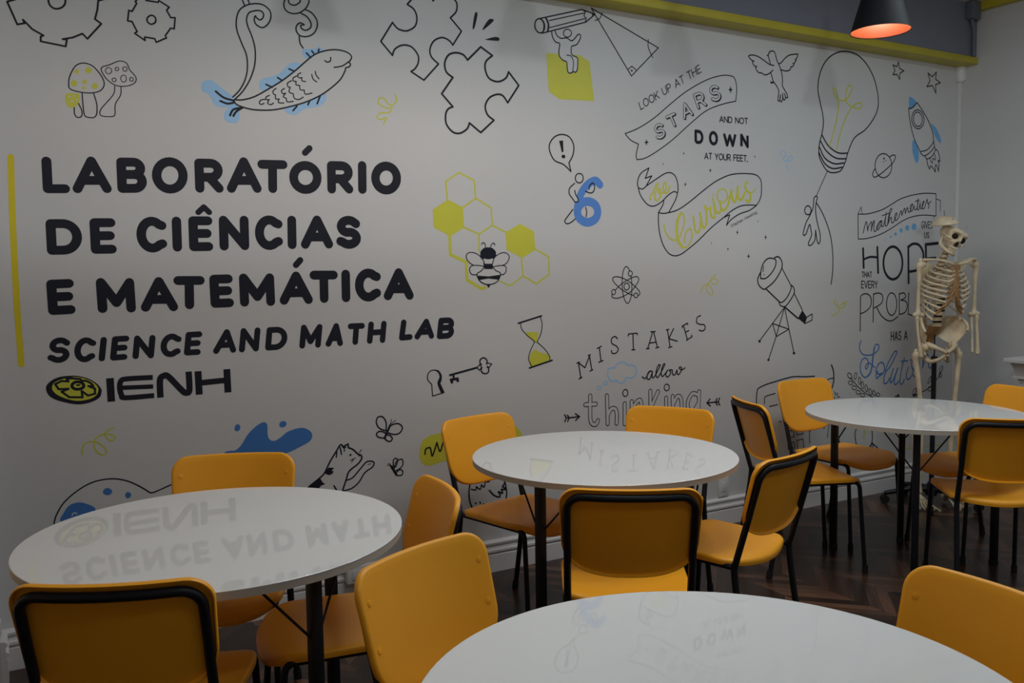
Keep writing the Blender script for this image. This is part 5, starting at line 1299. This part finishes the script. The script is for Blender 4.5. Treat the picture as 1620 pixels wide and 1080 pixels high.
# ------------------------------------------------------------------ pendant lamps
def make_pendant():
    root = empty('pendant_lamp')
    bm = bmesh.new()
    n = 48
    lathe(bm, [(.017, .345), (.019, .342), (.021, .335), (.1185, .004), (.120, .0), (.1175, .002), (.0195, .330), (.0, .331)], n, cap0=True, cap1=False)
    bm2 = bmesh.new()
    sh = mesh_obj('lamp_shade', bm, M['lampout'], root)
    bm = bmesh.new(); lathe(bm, [(.1165, .003), (.0190, .329), (.001, .3295)], n, cap0=False, cap1=False)
    mesh_obj('shade_lining', bm, M['lampin'], sh)
    bm2.free()
    bm = bmesh.new(); lathe(bm, [(.004, .345), (.024, .345), (.024, .40), (.012, .415), (.004, .42)], 24)
    mesh_obj('lamp_holder', bm, M['lampout'], root)
    bm = bmesh.new(); bmesh.ops.create_uvsphere(bm, u_segments=20, v_segments=12, radius=.032)
    for v in bm.verts: v.co.z = v.co.z*1.15 + .14
    tube(bm, [(0, 0, .165), (0, 0, .30)], [.018, .013], 16)
    mesh_obj('bulb', bm, M['bulb'], root)
    bm = bmesh.new(); tube(bm, [(0, 0, .415), (0, 0, ZC-PZ-.08)], .003, 8)
    mesh_obj('cord', bm, M['lampout'], root)
    bm = bmesh.new(); lathe(bm, [(.012, ZC-PZ-.085), (.05, ZC-PZ-.075), (.05, ZC-PZ-.0555)], 24)
    mesh_obj('ceiling_rose', bm, M['lampout'], root)
    return root
PZ = 2.424
PEND = [(3.232, -1.2, 'black cone pendant lamp with glowing orange inside near the slate beam'),
        (2.223, -1.2, 'black cone pendant lamp hanging above the middle wall-side table'),
        (1.384, -1.2, 'black cone pendant lamp hanging between the two wall-side tables'),
        (0.455, -1.2, 'black cone pendant lamp hanging above the left table')]
pp = make_pendant()
for i, (x, y, label) in enumerate(PEND):
    p = pp if i == 0 else copy_tree(pp)
    p.location = (x, y, PZ + (0.055 if i else 0.0)); tag(p, label, 'pendant lamp', 'row of cone pendants')
    d = bpy.data.lights.new('pendant_glow', 'POINT'); d.energy = 8.0 if i < 3 else 4.5; d.color = (1.0, 0.84, 0.70); d.shadow_soft_size = .03
    l = bpy.data.objects.new('pendant_glow', d); COL.objects.link(l); l.location = (x, y, PZ+.075)

# ------------------------------------------------------------------ fittings
r = empty('cable_duct_end', (5.572, -0.014, 0))
bm = bmesh.new()
lathe(bm, [(.0, 2.655), (.018, 2.657), (.030, 2.668), (.034, 2.68), (.034, 2.757)], 24, cap0=False)
mesh_obj('cover', bm, M['plastic'], r)
bm = bmesh.new(); box(bm, -.008, .016, -.004, .014, .16, 2.66, .002)
mesh_obj('channel', bm, M['plastic'], r)
tag(r, 'white capped cable duct running down the corner below the yellow trim', 'cable duct')
r = empty('cable_conduit', (5.50, -0.13, 0))
bm = bmesh.new(); box(bm, -.045, .045, -.035, .025, 3.025, 3.135, .006); mesh_obj('junction_box', bm, M['conduit'], r)
bm = bmesh.new(); tube(bm, spline([(0, 0, 3.03), (.01, 0, 2.99), (.025, .0, 2.95), (.027, 0, 2.80)], 6), .012, 12); mesh_obj('pipe', bm, M['conduit'], r)
tag(r, 'grey conduit and junction box at the end of the slate beam', 'conduit')

def socket(name, x, z, w, h, label):
    r = empty(name, (x, 0, z))
    bm = bmesh.new(); box(bm, -w/2, w/2, -.010, 0, -h/2, h/2, .003); mesh_obj('cover_plate', bm, M['plastic'], r)
    bm = bmesh.new(); box(bm, -w/4, w/4, -.0125, -.009, -h/4, h/4, .0015); mesh_obj('insert', bm, M['base'], r)
    tag(r, label, 'wall socket')
socket('wall_socket', 3.495, .215, .075, .11, 'white wall socket plate low on the wall behind the middle table')
r = empty('outlet_box', (1.295, -.027, .128))
bm = bmesh.new(); box(bm, -.05, .05, -.035, .006, -.038, .038, .005); mesh_obj('housing', bm, M['plastic'], r)
bm = bmesh.new(); box(bm, -.028, .028, -.038, -.034, -.022, .022, .002); mesh_obj('cover', bm, M['base'], r)
tag(r, 'white outlet box on the baseboard beside the left table', 'outlet box')
r = empty('outlet_box', (-.055, -.075, .19))
bm = bmesh.new(); box(bm, -.038, -.012, -.04, .04, -.03, .035, .004); mesh_obj('housing', bm, M['plastic'], r)
bm = bmesh.new(); box(bm, -.0125, -.009, -.025, .025, -.02, .025, .001); mesh_obj('cover', bm, M['base'], r)
tag(r, 'white outlet box above the baseboard at the left end of the wall', 'outlet box')

# white cabinet with a moulded top against the right wall
r = empty('console_cabinet', (XR, -0.60, 0))
CX = -0.42
bm = bmesh.new(); box(bm, CX, -.002, -1.5, 0.0, .868, .895, .004); mesh_obj('top', bm, M['cab'], r)
bm = bmesh.new()
prof = [(CX+.035, .868), (CX+.05, .845), (CX+.065, .80), (CX+.075, .789), (CX+.055, .788), (CX+.055, .772), (CX+.085, .768), (CX+.085, .745)]
def end_frame(p):
    return [bm.verts.new((p[0], -1.46, p[1])), bm.verts.new((p[0], -(p[0]-CX)*.5, p[1])), bm.verts.new((-.004, -(p[0]-CX)*.5, p[1]))]
rs = [end_frame(p) for p in prof]
for a, b in zip(rs, rs[1:]):
    bm.faces.new((a[0], a[1], b[1], b[0])); bm.faces.new((a[1], a[2], b[2], b[1]))
mesh_obj('moulding', bm, M['cab'], r, angle=30)
bm = bmesh.new(); box(bm, CX+.09, -.004, -1.45, -.05, .0, .77, .003); mesh_obj('body', bm, M['cab'], r)
bm = bmesh.new(); box(bm, CX+.075, CX+.0905, -.74, -.09, .08, .70, .004); mesh_obj('door', bm, M['cab'], r)
bm = bmesh.new(); box(bm, CX+.075, CX+.0905, -1.41, -.76, .08, .70, .004); mesh_obj('door', bm, M['cab'], r)
tag(r, 'white cabinet with a moulded top against the right wall', 'cabinet')

# ------------------------------------------------------------------ skeleton model on its stand
SK_POS = (4.845, -0.393, 0); SK_ROT = radians(-56 + 34)
# anatomical frame: front is -y, +x is the picture's right, z up
skel = empty('skeleton_model', SK_POS, SK_ROT)
tag(skel, 'life-size anatomical skeleton with its skull cap lifted, on a black stand', 'skeleton')
def lean(z): return 0.0 if z < 1.0 else 0.075*(z-1.0)/0.6
def LX(p): return Vector((p[0]+lean(p[2]), p[1], p[2]))
def bone(name, parts, parent=skel, m='bone', n=10, per=4):
    bm = bmesh.new()
    for pts, rads in parts:
        pts = [LX(p) for p in pts]
        sp = spline(pts, per)
        N = len(pts)
        rr = []
        for i in range(len(sp)):
            t = i/per; a = int(min(t, N-2)); f = t-a; f = f*f*(3-2*f)
            rr.append(rads[a]*(1-f)+rads[a+1]*f)
        tube(bm, sp, rr, n)
        for e, rad in ((sp[0], rr[0]), (sp[-1], rr[-1])):
            vs = bmesh.ops.create_icosphere(bm, subdivisions=2, radius=rad)['verts']
            for v in vs: v.co += e
    return mesh_obj(name, bm, M[m], parent)

def ball(bm, c, r, s=(1, 1, 1), sub=2):
    vs = bmesh.ops.create_icosphere(bm, subdivisions=sub, radius=r)['verts']
    for v in vs: v.co = Vector((v.co.x*s[0], v.co.y*s[1], v.co.z*s[2])) + LX(c)

# spine: stacked vertebrae with dark discs between them
def spine_y(z):
    if z < 1.12: return .035
    if z < 1.28: return .020+.045*max(0, (z-1.20))/.08
    if z < 1.46: return .065+.02*sin((z-1.28)/.18*pi)
    return .065-.05*(z-1.46)/.12
z = 1.085
seq = [(.031, .026, .009)]*5 + [(.022, .020, .0055)]*11 + [(.015, .014, .005)]*6
for rad, h, gap in seq:
    h *= .95
    bm = bmesh.new()
    y = spine_y(z)
    lathe(bm, [(rad*.6, z), (rad, z+.002), (rad*.86, z+h*.5), (rad, z+h-.002), (rad*.6, z+h)], 18, 0, 0)
    for v in bm.verts: v.co = Vector((v.co.x+lean(v.co.z), v.co.y*.78+y, v.co.z))
    c = Vector((0, y+rad*.7, z+h*.4))
    tube(bm, [LX(c), LX(c+Vector((0, .035, -.014)))], [.007, .005], 8)
    for s in (-1, 1): tube(bm, [LX(c), LX(c+Vector((s*rad*1.55, .012, .002)))], [.006, .004], 8)
    mesh_obj('vertebra', bm, M['bone'], skel)
    bm = bmesh.new()
    lathe(bm, [(rad*.82, z+h-.001), (rad*.86, z+h+gap*.5), (rad*.82, z+h+gap+.001)], 16)
    for v in bm.verts: v.co = Vector((v.co.x+lean(v.co.z), v.co.y*.78+y, v.co.z))
    mesh_obj('spinal_disc', bm, M['dark' if rad > .03 else 'bone2'], skel)
    z += h+gap
ZN = z
# ribs and costal cartilage
for k in range(10):
    t = k/9
    zb = 1.462 - .0215*k                      # height at the spine
    w = .062+.078*min(1, k/4.0)**.7-.012*max(0, k-6)
    zf = 1.445-.030*k if k < 7 else 1.445-.030*6-.034*(k-6)
    zf -= .030
    dep = .062+.03*min(1, k/5)
    for s in (-1, 1):
        yb = spine_y(zb)+.012
        pts = []
        last = radians(-72 if k < 7 else -72+14*(k-6))
        for q in range(11):
            a = radians(100)+(last-radians(100))*q/10
            x = s*w*cos(a)*(1.0 if q else .2)
            y = .0 + (dep+.035 if sin(a) > 0 else dep)*sin(a)
            f = q/10
            pts.append((x if q else s*.018, y if q else yb, zb+(zf-zb)*f**1.15))
        bone('rib', [(pts, [.005]+[.0068]*8+[.0072, .0066])], per=2, n=8)
        e = pts[-1]
        if k < 9:
            zt = 1.415-.022*min(k, 6.5)
            mid = ((e[0]*.55), e[1]-.008, (e[2]+zt)/2-(.012 if k > 3 else 0))
            bone('costal_cartilage', [([e, mid, (s*.012, -dep-.014 if k < 6 else -.098, zt)], [.0068, .0115 if k > 4 else .007, .008])], m='bone2' if k > 2 else 'bone', per=3, n=8)
bm = bmesh.new()
for zz, wv, yv in ((1.452, .024, -.066),): pass
prof = [(1.455, .026, -.066), (1.44, .030, -.070), (1.415, .019, -.078), (1.38, .018, -.090), (1.33, .021, -.100), (1.295, .015, -.104), (1.265, .006, -.103), (1.25, .003, -.10)]
rs = []
for zz, wv, yv in prof:
    rs.append([bm.verts.new(LX((wv*cos(2*pi*k/12), yv+.006*sin(2*pi*k/12), zz))) for k in range(12)])
for a, b in zip(rs, rs[1:]):
    for k in range(12): bm.faces.new((a[k], a[(k+1) % 12], b[(k+1) % 12], b[k]))
bm.faces.new(rs[0]); bm.faces.new(rs[-1])
mesh_obj('sternum', bm, M['bone2'], skel)
for s in (-1, 1):
    bone('clavicle', [([(s*.022, -.070, 1.458), (s*.07, -.082, 1.472), (s*.12, -.045, 1.486), (s*.165, -.005, 1.485)], [.010, .0065, .0065, .010])])
    # shoulder blade
    bm = bmesh.new()
    out = [(.050, 1.455), (.075, 1.470), (.120, 1.468), (.152, 1.455), (.148, 1.43), (.120, 1.40), (.085, 1.325), (.070, 1.315), (.055, 1.38)]
    sp = smooth_path(out, True)
    fr = [bm.verts.new(LX((s*x, .085-.25*(x-.05)**1, zz))) for x, zz in sp]
    bk_ = [bm.verts.new(LX((s*x, .092-.25*(x-.05)**1, zz))) for x, zz in sp]
    bm.faces.new(fr); bm.faces.new(bk_[::-1])
    for k in range(len(sp)): bm.faces.new((fr[k], fr[(k+1) % len(sp)], bk_[(k+1) % len(sp)], bk_[k]))
    tube(bm, [LX((s*.055, .098, 1.44)), LX((s*.11, .10, 1.463)), LX((s*.165, .03, 1.487))], [.004, .007, .010], 8)
    mesh_obj('shoulder_blade', bm, M['bone'], skel, angle=50)
    hx = s*.178
    AX = lean(1.45)
    def arm(pp): return [(p[0]+AX-lean(p[2]), p[1], p[2]) for p in pp]
    bone('humerus', [(arm([(s*.160, .008, 1.460), (hx, .008, 1.452), (hx+s*.004, .01, 1.41), (hx+s*.004, .012, 1.30), (hx+s*.004, .014, 1.20), (hx+s*.003, .014, 1.165)]), [.020, .023, .0135, .0105, .0125, .020]),
                     (arm([(hx-s*.022, .012, 1.158), (hx+s*.024, .012, 1.160)]), [.014, .015])])
    wr = .925 if s > 0 else .915
    bone('radius', [(arm([(hx+s*.016, .002, 1.140), (hx+s*.014, .0, 1.10), (hx+s*.012, -.012, 1.02), (hx+s*.004, -.028, wr)]), [.012, .008, .008, .013])])
    bone('ulna', [(arm([(hx-s*.010, .022, 1.155), (hx-s*.010, .014, 1.10), (hx-s*.016, -.002, 1.02), (hx-s*.024, -.020, wr+.008)]), [.015, .0095, .007, .008])])
# pelvis
for s in (-1, 1):
    bm = bmesh.new()
    rows = []
    # iliac blade as a curved fan from hip socket to crest
    crest = [(.032, .075, 1.085), (.050, .070, 1.120), (.080, .050, 1.142), (.112, .018, 1.140), (.134, -.020, 1.122), (.140, -.052, 1.092), (.132, -.068, 1.062)]
    low = [(.030, .070, 1.030), (.044, .050, 1.015), (.060, .030, 1.000), (.072, .012, .990), (.084, -.006, .982), (.092, -.022, .978), (.094, -.034, .985)]
    n = 9
    cs, ls = spline(crest, 3), spline(low, 3)
    for off in (0, .007):
        grid = []
        for j in range(n+1):
            f = j/n
            grid.append([bm.verts.new(LX((s*(a.x*f+b.x*(1-f)+off*.8+.010*sin(f*pi)), a.y*f+b.y*(1-f)+off+.012*sin(f*pi), a.z*f+b.z*(1-f)))) for a, b in zip(cs, ls)])
        rows.append(grid)
    m_ = len(cs)
    for g in rows:
        for j in range(n):
            for i in range(m_-1): bm.faces.new((g[j][i], g[j][i+1], g[j+1][i+1], g[j+1][i]))
    for j in range(n):
        for i in (0, m_-1): bm.faces.new((rows[0][j][i], rows[0][j+1][i], rows[1][j+1][i], rows[1][j][i]))
    for i in range(m_-1):
        for j in (0, n): bm.faces.new((rows[0][j][i], rows[0][j][i+1], rows[1][j][i+1], rows[1][j][i]))
    tube(bm, [LX((s*(p.x+.003), p.y+.003, p.z)) for p in cs], .0085, 8)
    ball(bm, (s*.092, -.006, .968), .034, (.8, 1, 1))
    tube(bm, [LX(p) for p in spline([(s*.085, -.025, .985), (s*.055, -.066, .965), (s*.022, -.082, .948), (s*.004, -.084, .938)], 4)], [.016]*4+[.012]*4+[.011]*4+[.012], 10)
    tube(bm, [LX(p) for p in spline([(s*.004, -.082, .925), (s*.030, -.055, .895), (s*.058, -.005, .880), (s*.074, .025, .915), (s*.086, .014, .955)], 4)], [.010]*5+[.012]*4+[.017]*4+[.020]*4, 10)
    mesh_obj('hip_bone', bm, M['bone'], skel, angle=50)
bm = bmesh.new()
rs = []
for zz, wv, dv, yv in ((1.088, .048, .022, .045), (1.06, .046, .020, .060), (1.02, .034, .014, .082), (.985, .020, .010, .088), (.955, .009, .007, .075), (.935, .004, .004, .062)):
    rs.append([bm.verts.new(LX((wv*cos(2*pi*k/16), yv+dv*sin(2*pi*k/16), zz))) for k in range(16)])
for a, b in zip(rs, rs[1:]):
    for k in range(16): bm.faces.new((a[k], a[(k+1) % 16], b[(k+1) % 16], b[k]))
bm.faces.new(rs[0]); bm.faces.new(rs[-1])
mesh_obj('sacrum', bm, M['bone2'], skel)
# legs
for s in (-1, 1):
    bone('femur', [([(s*.094, -.006, .955), (s*.118, .0, .935), (s*.138, .004, .915), (s*.136, .004, .86), (s*.122, -.006, .74), (s*.106, -.006, .58), (s*.098, .002, .51)], [.024, .016, .024, .0165, .0135, .0145, .024]),
                   ([(s*.136, .006, .945), (s*.140, .006, .915)], [.013, .018]),
                   ([(s*.074, .006, .492), (s*.124, .006, .492)], [.022, .022])], n=12)
    bone('kneecap', [([(s*.099, -.030, .515), (s*.099, -.032, .490)], [.014, .013])])
    bone('tibia', [([(s*.078, .006, .462), (s*.120, .006, .462)], [.020, .020]), ([(s*.099, .006, .455), (s*.098, .0, .40), (s*.097, .004, .25), (s*.094, .012, .13), (s*.092, .014, .085)], [.026, .0165, .012, .0125, .019])], n=12)
    bone('fibula', [([(s*.128, .022, .440), (s*.130, .022, .30), (s*.122, .024, .15), (s*.116, .022, .075)], [.010, .006, .006, .011])])
    bm = bmesh.new()
    ball(bm, (s*.098, .014, .055), .024, (1, 1.1, .9)); ball(bm, (s*.100, .050, .034), .024, (.85, 1.2, 1.1)); ball(bm, (s*.100, -.020, .050), .020, (1.2, 1.1, .8)); ball(bm, (s*.110, -.005, .035), .016)
    for k in range(5):
        x0 = .080+.011*k; dx = -.012+.010*k; L_ = .100-.007*k
        tube(bm, [Vector((s*x0, -.025, .044)), Vector((s*(x0+dx*.6), -.06, .030)), Vector((s*(x0+dx), -.025-L_*.78, .012))], [.008, .0055, .0085 if k else .011], 8)
        x1 = x0+dx; y1 = -.03-L_*.78; tl = .045 if k == 0 else .034-.003*k
        tube(bm, [Vector((s*x1, y1, .012)), Vector((s*(x1+dx*.2), y1-tl*.5, .014)), Vector((s*(x1+dx*.3), y1-tl, .010))], [.0075 if k else .010, .0045, .0060 if k else .009], 8)
    mesh_obj('foot_bones', bm, M['bone'], skel)
# skull
def skull_shape(v):
    """v on the unit sphere -> skull surface in skull frame (front -y)"""
    x, y, z = v
    sx_, sy_, sz_ = .070, .090, .078
    p = Vector((x*sx_, y*sy_+.012, z*sz_))
    if y > 0: p.x *= 1.0+.10*y
    if z < -.1:                                   # lower front narrows to the face
        f = min(1, (-.1-z)/.9)
        p.x *= 1-.36*f if y < .2 else 1-.25*f
        if y < 0: p.z -= .030*f*(-y); p.y -= .010*f*(-y)
        else: p.z += .028*f*y
    d = 0
    for s in (-1, 1):                             # eye sockets
        r2_ = ((x-s*.44)/.25)**2+((z+.16)/.22)**2
        if y < 0: d += .030*math.exp(-r2_**1.6)
        r3 = ((x-s*.62)/.24)**2+((z+.50)/.13)**2  # cheek bones
        if y < 0.1: d -= .010*math.exp(-r3)
        r4 = ((x-s*.40)/.32)**2+((z-.12)/.10)**2  # brow
        if y < 0: d -= .006*math.exp(-r4)
        r5 = ((x-s*.95)/.25)**2+((z+.25)/.3)**2+((y+.1)/.3)**2
        d += .010*math.exp(-r5)
    r6 = (x/.15)**2+((z+.56)/.17)**2               # nose opening
    if y < 0: d += .022*math.exp(-r6**1.8)
    r7 = (x/.11)**2+((z+.28)/.13)**2
    if y < 0: d -= .009*math.exp(-r7)
    r8 = (x/.38)**2+((z+.86)/.16)**2               # upper jaw
    if y < 0: d -= .012*math.exp(-r8)
    nrm = Vector((x, y, z))
    p -= nrm*d
    return p
head = empty('skull', (0, 0, 0)); head.parent = skel
HC = Vector((.012+lean(1.64), .0, 1.632))
head.location = HC
head.rotation_euler = (radians(12), radians(28), radians(5))
CUT = .36
bm = bmesh.new()
NU, NV = 72, 44
rows = []
zs = []
for j in range(NV+1):
    th = math.acos(CUT) + (pi-math.acos(CUT)-.02)*j/NV
    rows.append([bm.verts.new(skull_shape((sin(th)*cos(2*pi*i/NU), sin(th)*sin(2*pi*i/NU), cos(th)))) for i in range(NU)])
for a, b in zip(rows, rows[1:]):
    for i in range(NU): bm.faces.new((a[i], a[(i+1) % NU], b[(i+1) % NU], b[i]))
bm.faces.new(rows[-1][::-1])
inner = []
for k in range(5):
    f = k/4
    inner.append([bm.verts.new(Vector((v.co.x*(.90-.35*f*f), (v.co.y-.012)*(.90-.35*f*f)+.012, v.co.z-.055*f))) for v in rows[0]])
for a, b in zip([rows[0]]+inner, inner):
    for i in range(NU): bm.faces.new((a[i], b[i], b[(i+1) % NU], a[(i+1) % NU]))
bm.faces.new(inner[-1])
mesh_obj('cranium', bm, M['bone'], head, angle=70)
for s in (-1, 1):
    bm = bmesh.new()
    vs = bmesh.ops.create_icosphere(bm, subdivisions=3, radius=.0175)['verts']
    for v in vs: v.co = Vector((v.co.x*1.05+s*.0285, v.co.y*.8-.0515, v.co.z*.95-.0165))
    mesh_obj('socket_shade', bm, M['dark'], head)  # dark ball filling each socket, colour standing in for its shade
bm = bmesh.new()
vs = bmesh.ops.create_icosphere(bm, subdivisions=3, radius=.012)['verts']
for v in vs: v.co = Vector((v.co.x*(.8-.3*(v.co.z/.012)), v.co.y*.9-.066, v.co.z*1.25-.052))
mesh_obj('nose_shade', bm, M['dark'], head)  # dark ball painting the shade inside the nose hole
# zygomatic arches and jaw
bm = bmesh.new()
for s in (-1, 1):
    tube(bm, spline([(s*.042, -.060, -.040), (s*.062, -.040, -.036), (s*.069, -.010, -.030), (s*.066, .020, -.026)], 4), [.007]*6+[.0045]*7, 8)
mesh_obj('cheek_arch', bm, M['bone'], head)
bm = bmesh.new()
for s in (-1, 1):
    tube(bm, spline([(s*.056, .016, -.032), (s*.052, .012, -.062), (s*.048, .000, -.090), (s*.036, -.035, -.104), (s*.018, -.066, -.112), (0, -.074, -.113)], 4), [.006]*5+[.009]*5+[.0095]*5+[.011]*6, 10, flat=1.0)
mesh_obj('jaw', bm, M['bone'], head)
bm = bmesh.new()
for row, zc, yo in ((0, -.080, 0), (1, -.094, .002)):
    for k in range(12):
        a = radians(-62+124*k/11)
        c = Vector((.026*sin(a), -.040-.032*cos(a)+yo, zc))
        vs = bmesh.ops.create_icosphere(bm, subdivisions=1, radius=.0042)['verts']
        for v in vs: v.co = Vector((v.co.x*.85, v.co.y*.8, v.co.z*1.7)) + c
mesh_obj('teeth', bm, M['bone'], head)
bm = bmesh.new(); tube(bm, [(.0, -.0545, .066), (.0, -.064, .048)], .0018, 6); mesh_obj('skull_pin', bm, M['steel'], head)
# lifted skull cap
capo = empty('skull_cap', (0, 0, 0)); capo.parent = skel
capo.location = HC + Vector((-.052, .004, .036)); capo.rotation_euler = (radians(2), radians(-8), radians(10))
bm = bmesh.new()
rows = []
for j in range(15):
    th = math.acos(CUT)*(1-j/15)
    rows.append([bm.verts.new(skull_shape((sin(th)*cos(2*pi*i/NU), sin(th)*sin(2*pi*i/NU), cos(th)))) for i in range(NU)])
irow = [[bm.verts.new(Vector((v.co.x*.93, (v.co.y-.012)*.93+.012, v.co.z-.004))) for v in r_] for r_ in rows]
for R_ in (rows, irow):
    for a, b in zip(R_, R_[1:]):
        for i in range(NU): bm.faces.new((a[i], a[(i+1) % NU], b[(i+1) % NU], b[i]))
    bm.faces.new(R_[-1])
for i in range(NU): bm.faces.new((rows[0][i], rows[0][(i+1) % NU], irow[0][(i+1) % NU], irow[0][i]))
mesh_obj('cap_bone', bm, M['bone'], capo)
bm = bmesh.new(); tube(bm, [(0, .01, .06), (0, .01, .107)], .0016, 6); tube(bm, [(.0, -.05, .058), (0, -.056, .052)], .002, 6)
mesh_obj('hanging_hook', bm, M['dark'], capo)
# stand: pole and a five armed castor base
bm = bmesh.new(); tube(bm, [(0, .035, .06), (0, .035, .90)], .0145, 16); tube(bm, [(0, .035, .90), (0, .035, 1.04)], .004, 8)
ob = mesh_obj('stand_pole', bm, M['tubem'], skel)
bm = bmesh.new(); tube(bm, [(0, .035, .87), (0, .035, .905)], .018, 16); mesh_obj('pole_collar', bm, M['cap'], ob)
bm = bmesh.new()
lathe(bm, [(.03, .055), (.035, .065), (.035, .10), (.022, .13), (.016, .14)], 24, 0, .035)
for k in range(5):
    a = radians(72*k+20)
    tube(bm, [(0, .035, .092), (.14*cos(a), .035+.14*sin(a), .088), (.27*cos(a), .035+.27*sin(a), .062)], [.018, .016, .013], 10)
hub = mesh_obj('stand_base', bm, M['tubem'], skel)
for k in range(5):
    a = radians(72*k+20)
    bm = bmesh.new()
    c = Vector((.27*cos(a), .035+.27*sin(a), .025)); w_ = Vector((-sin(a), cos(a), 0))
    for s in (-1, 1): tube(bm, [c+w_*s*.006, c+w_*s*.018], .025, 16)
    tube(bm, [c, c+Vector((0, 0, .04))], .007, 8)
    mesh_obj('caster', bm, M['cap'], hub)
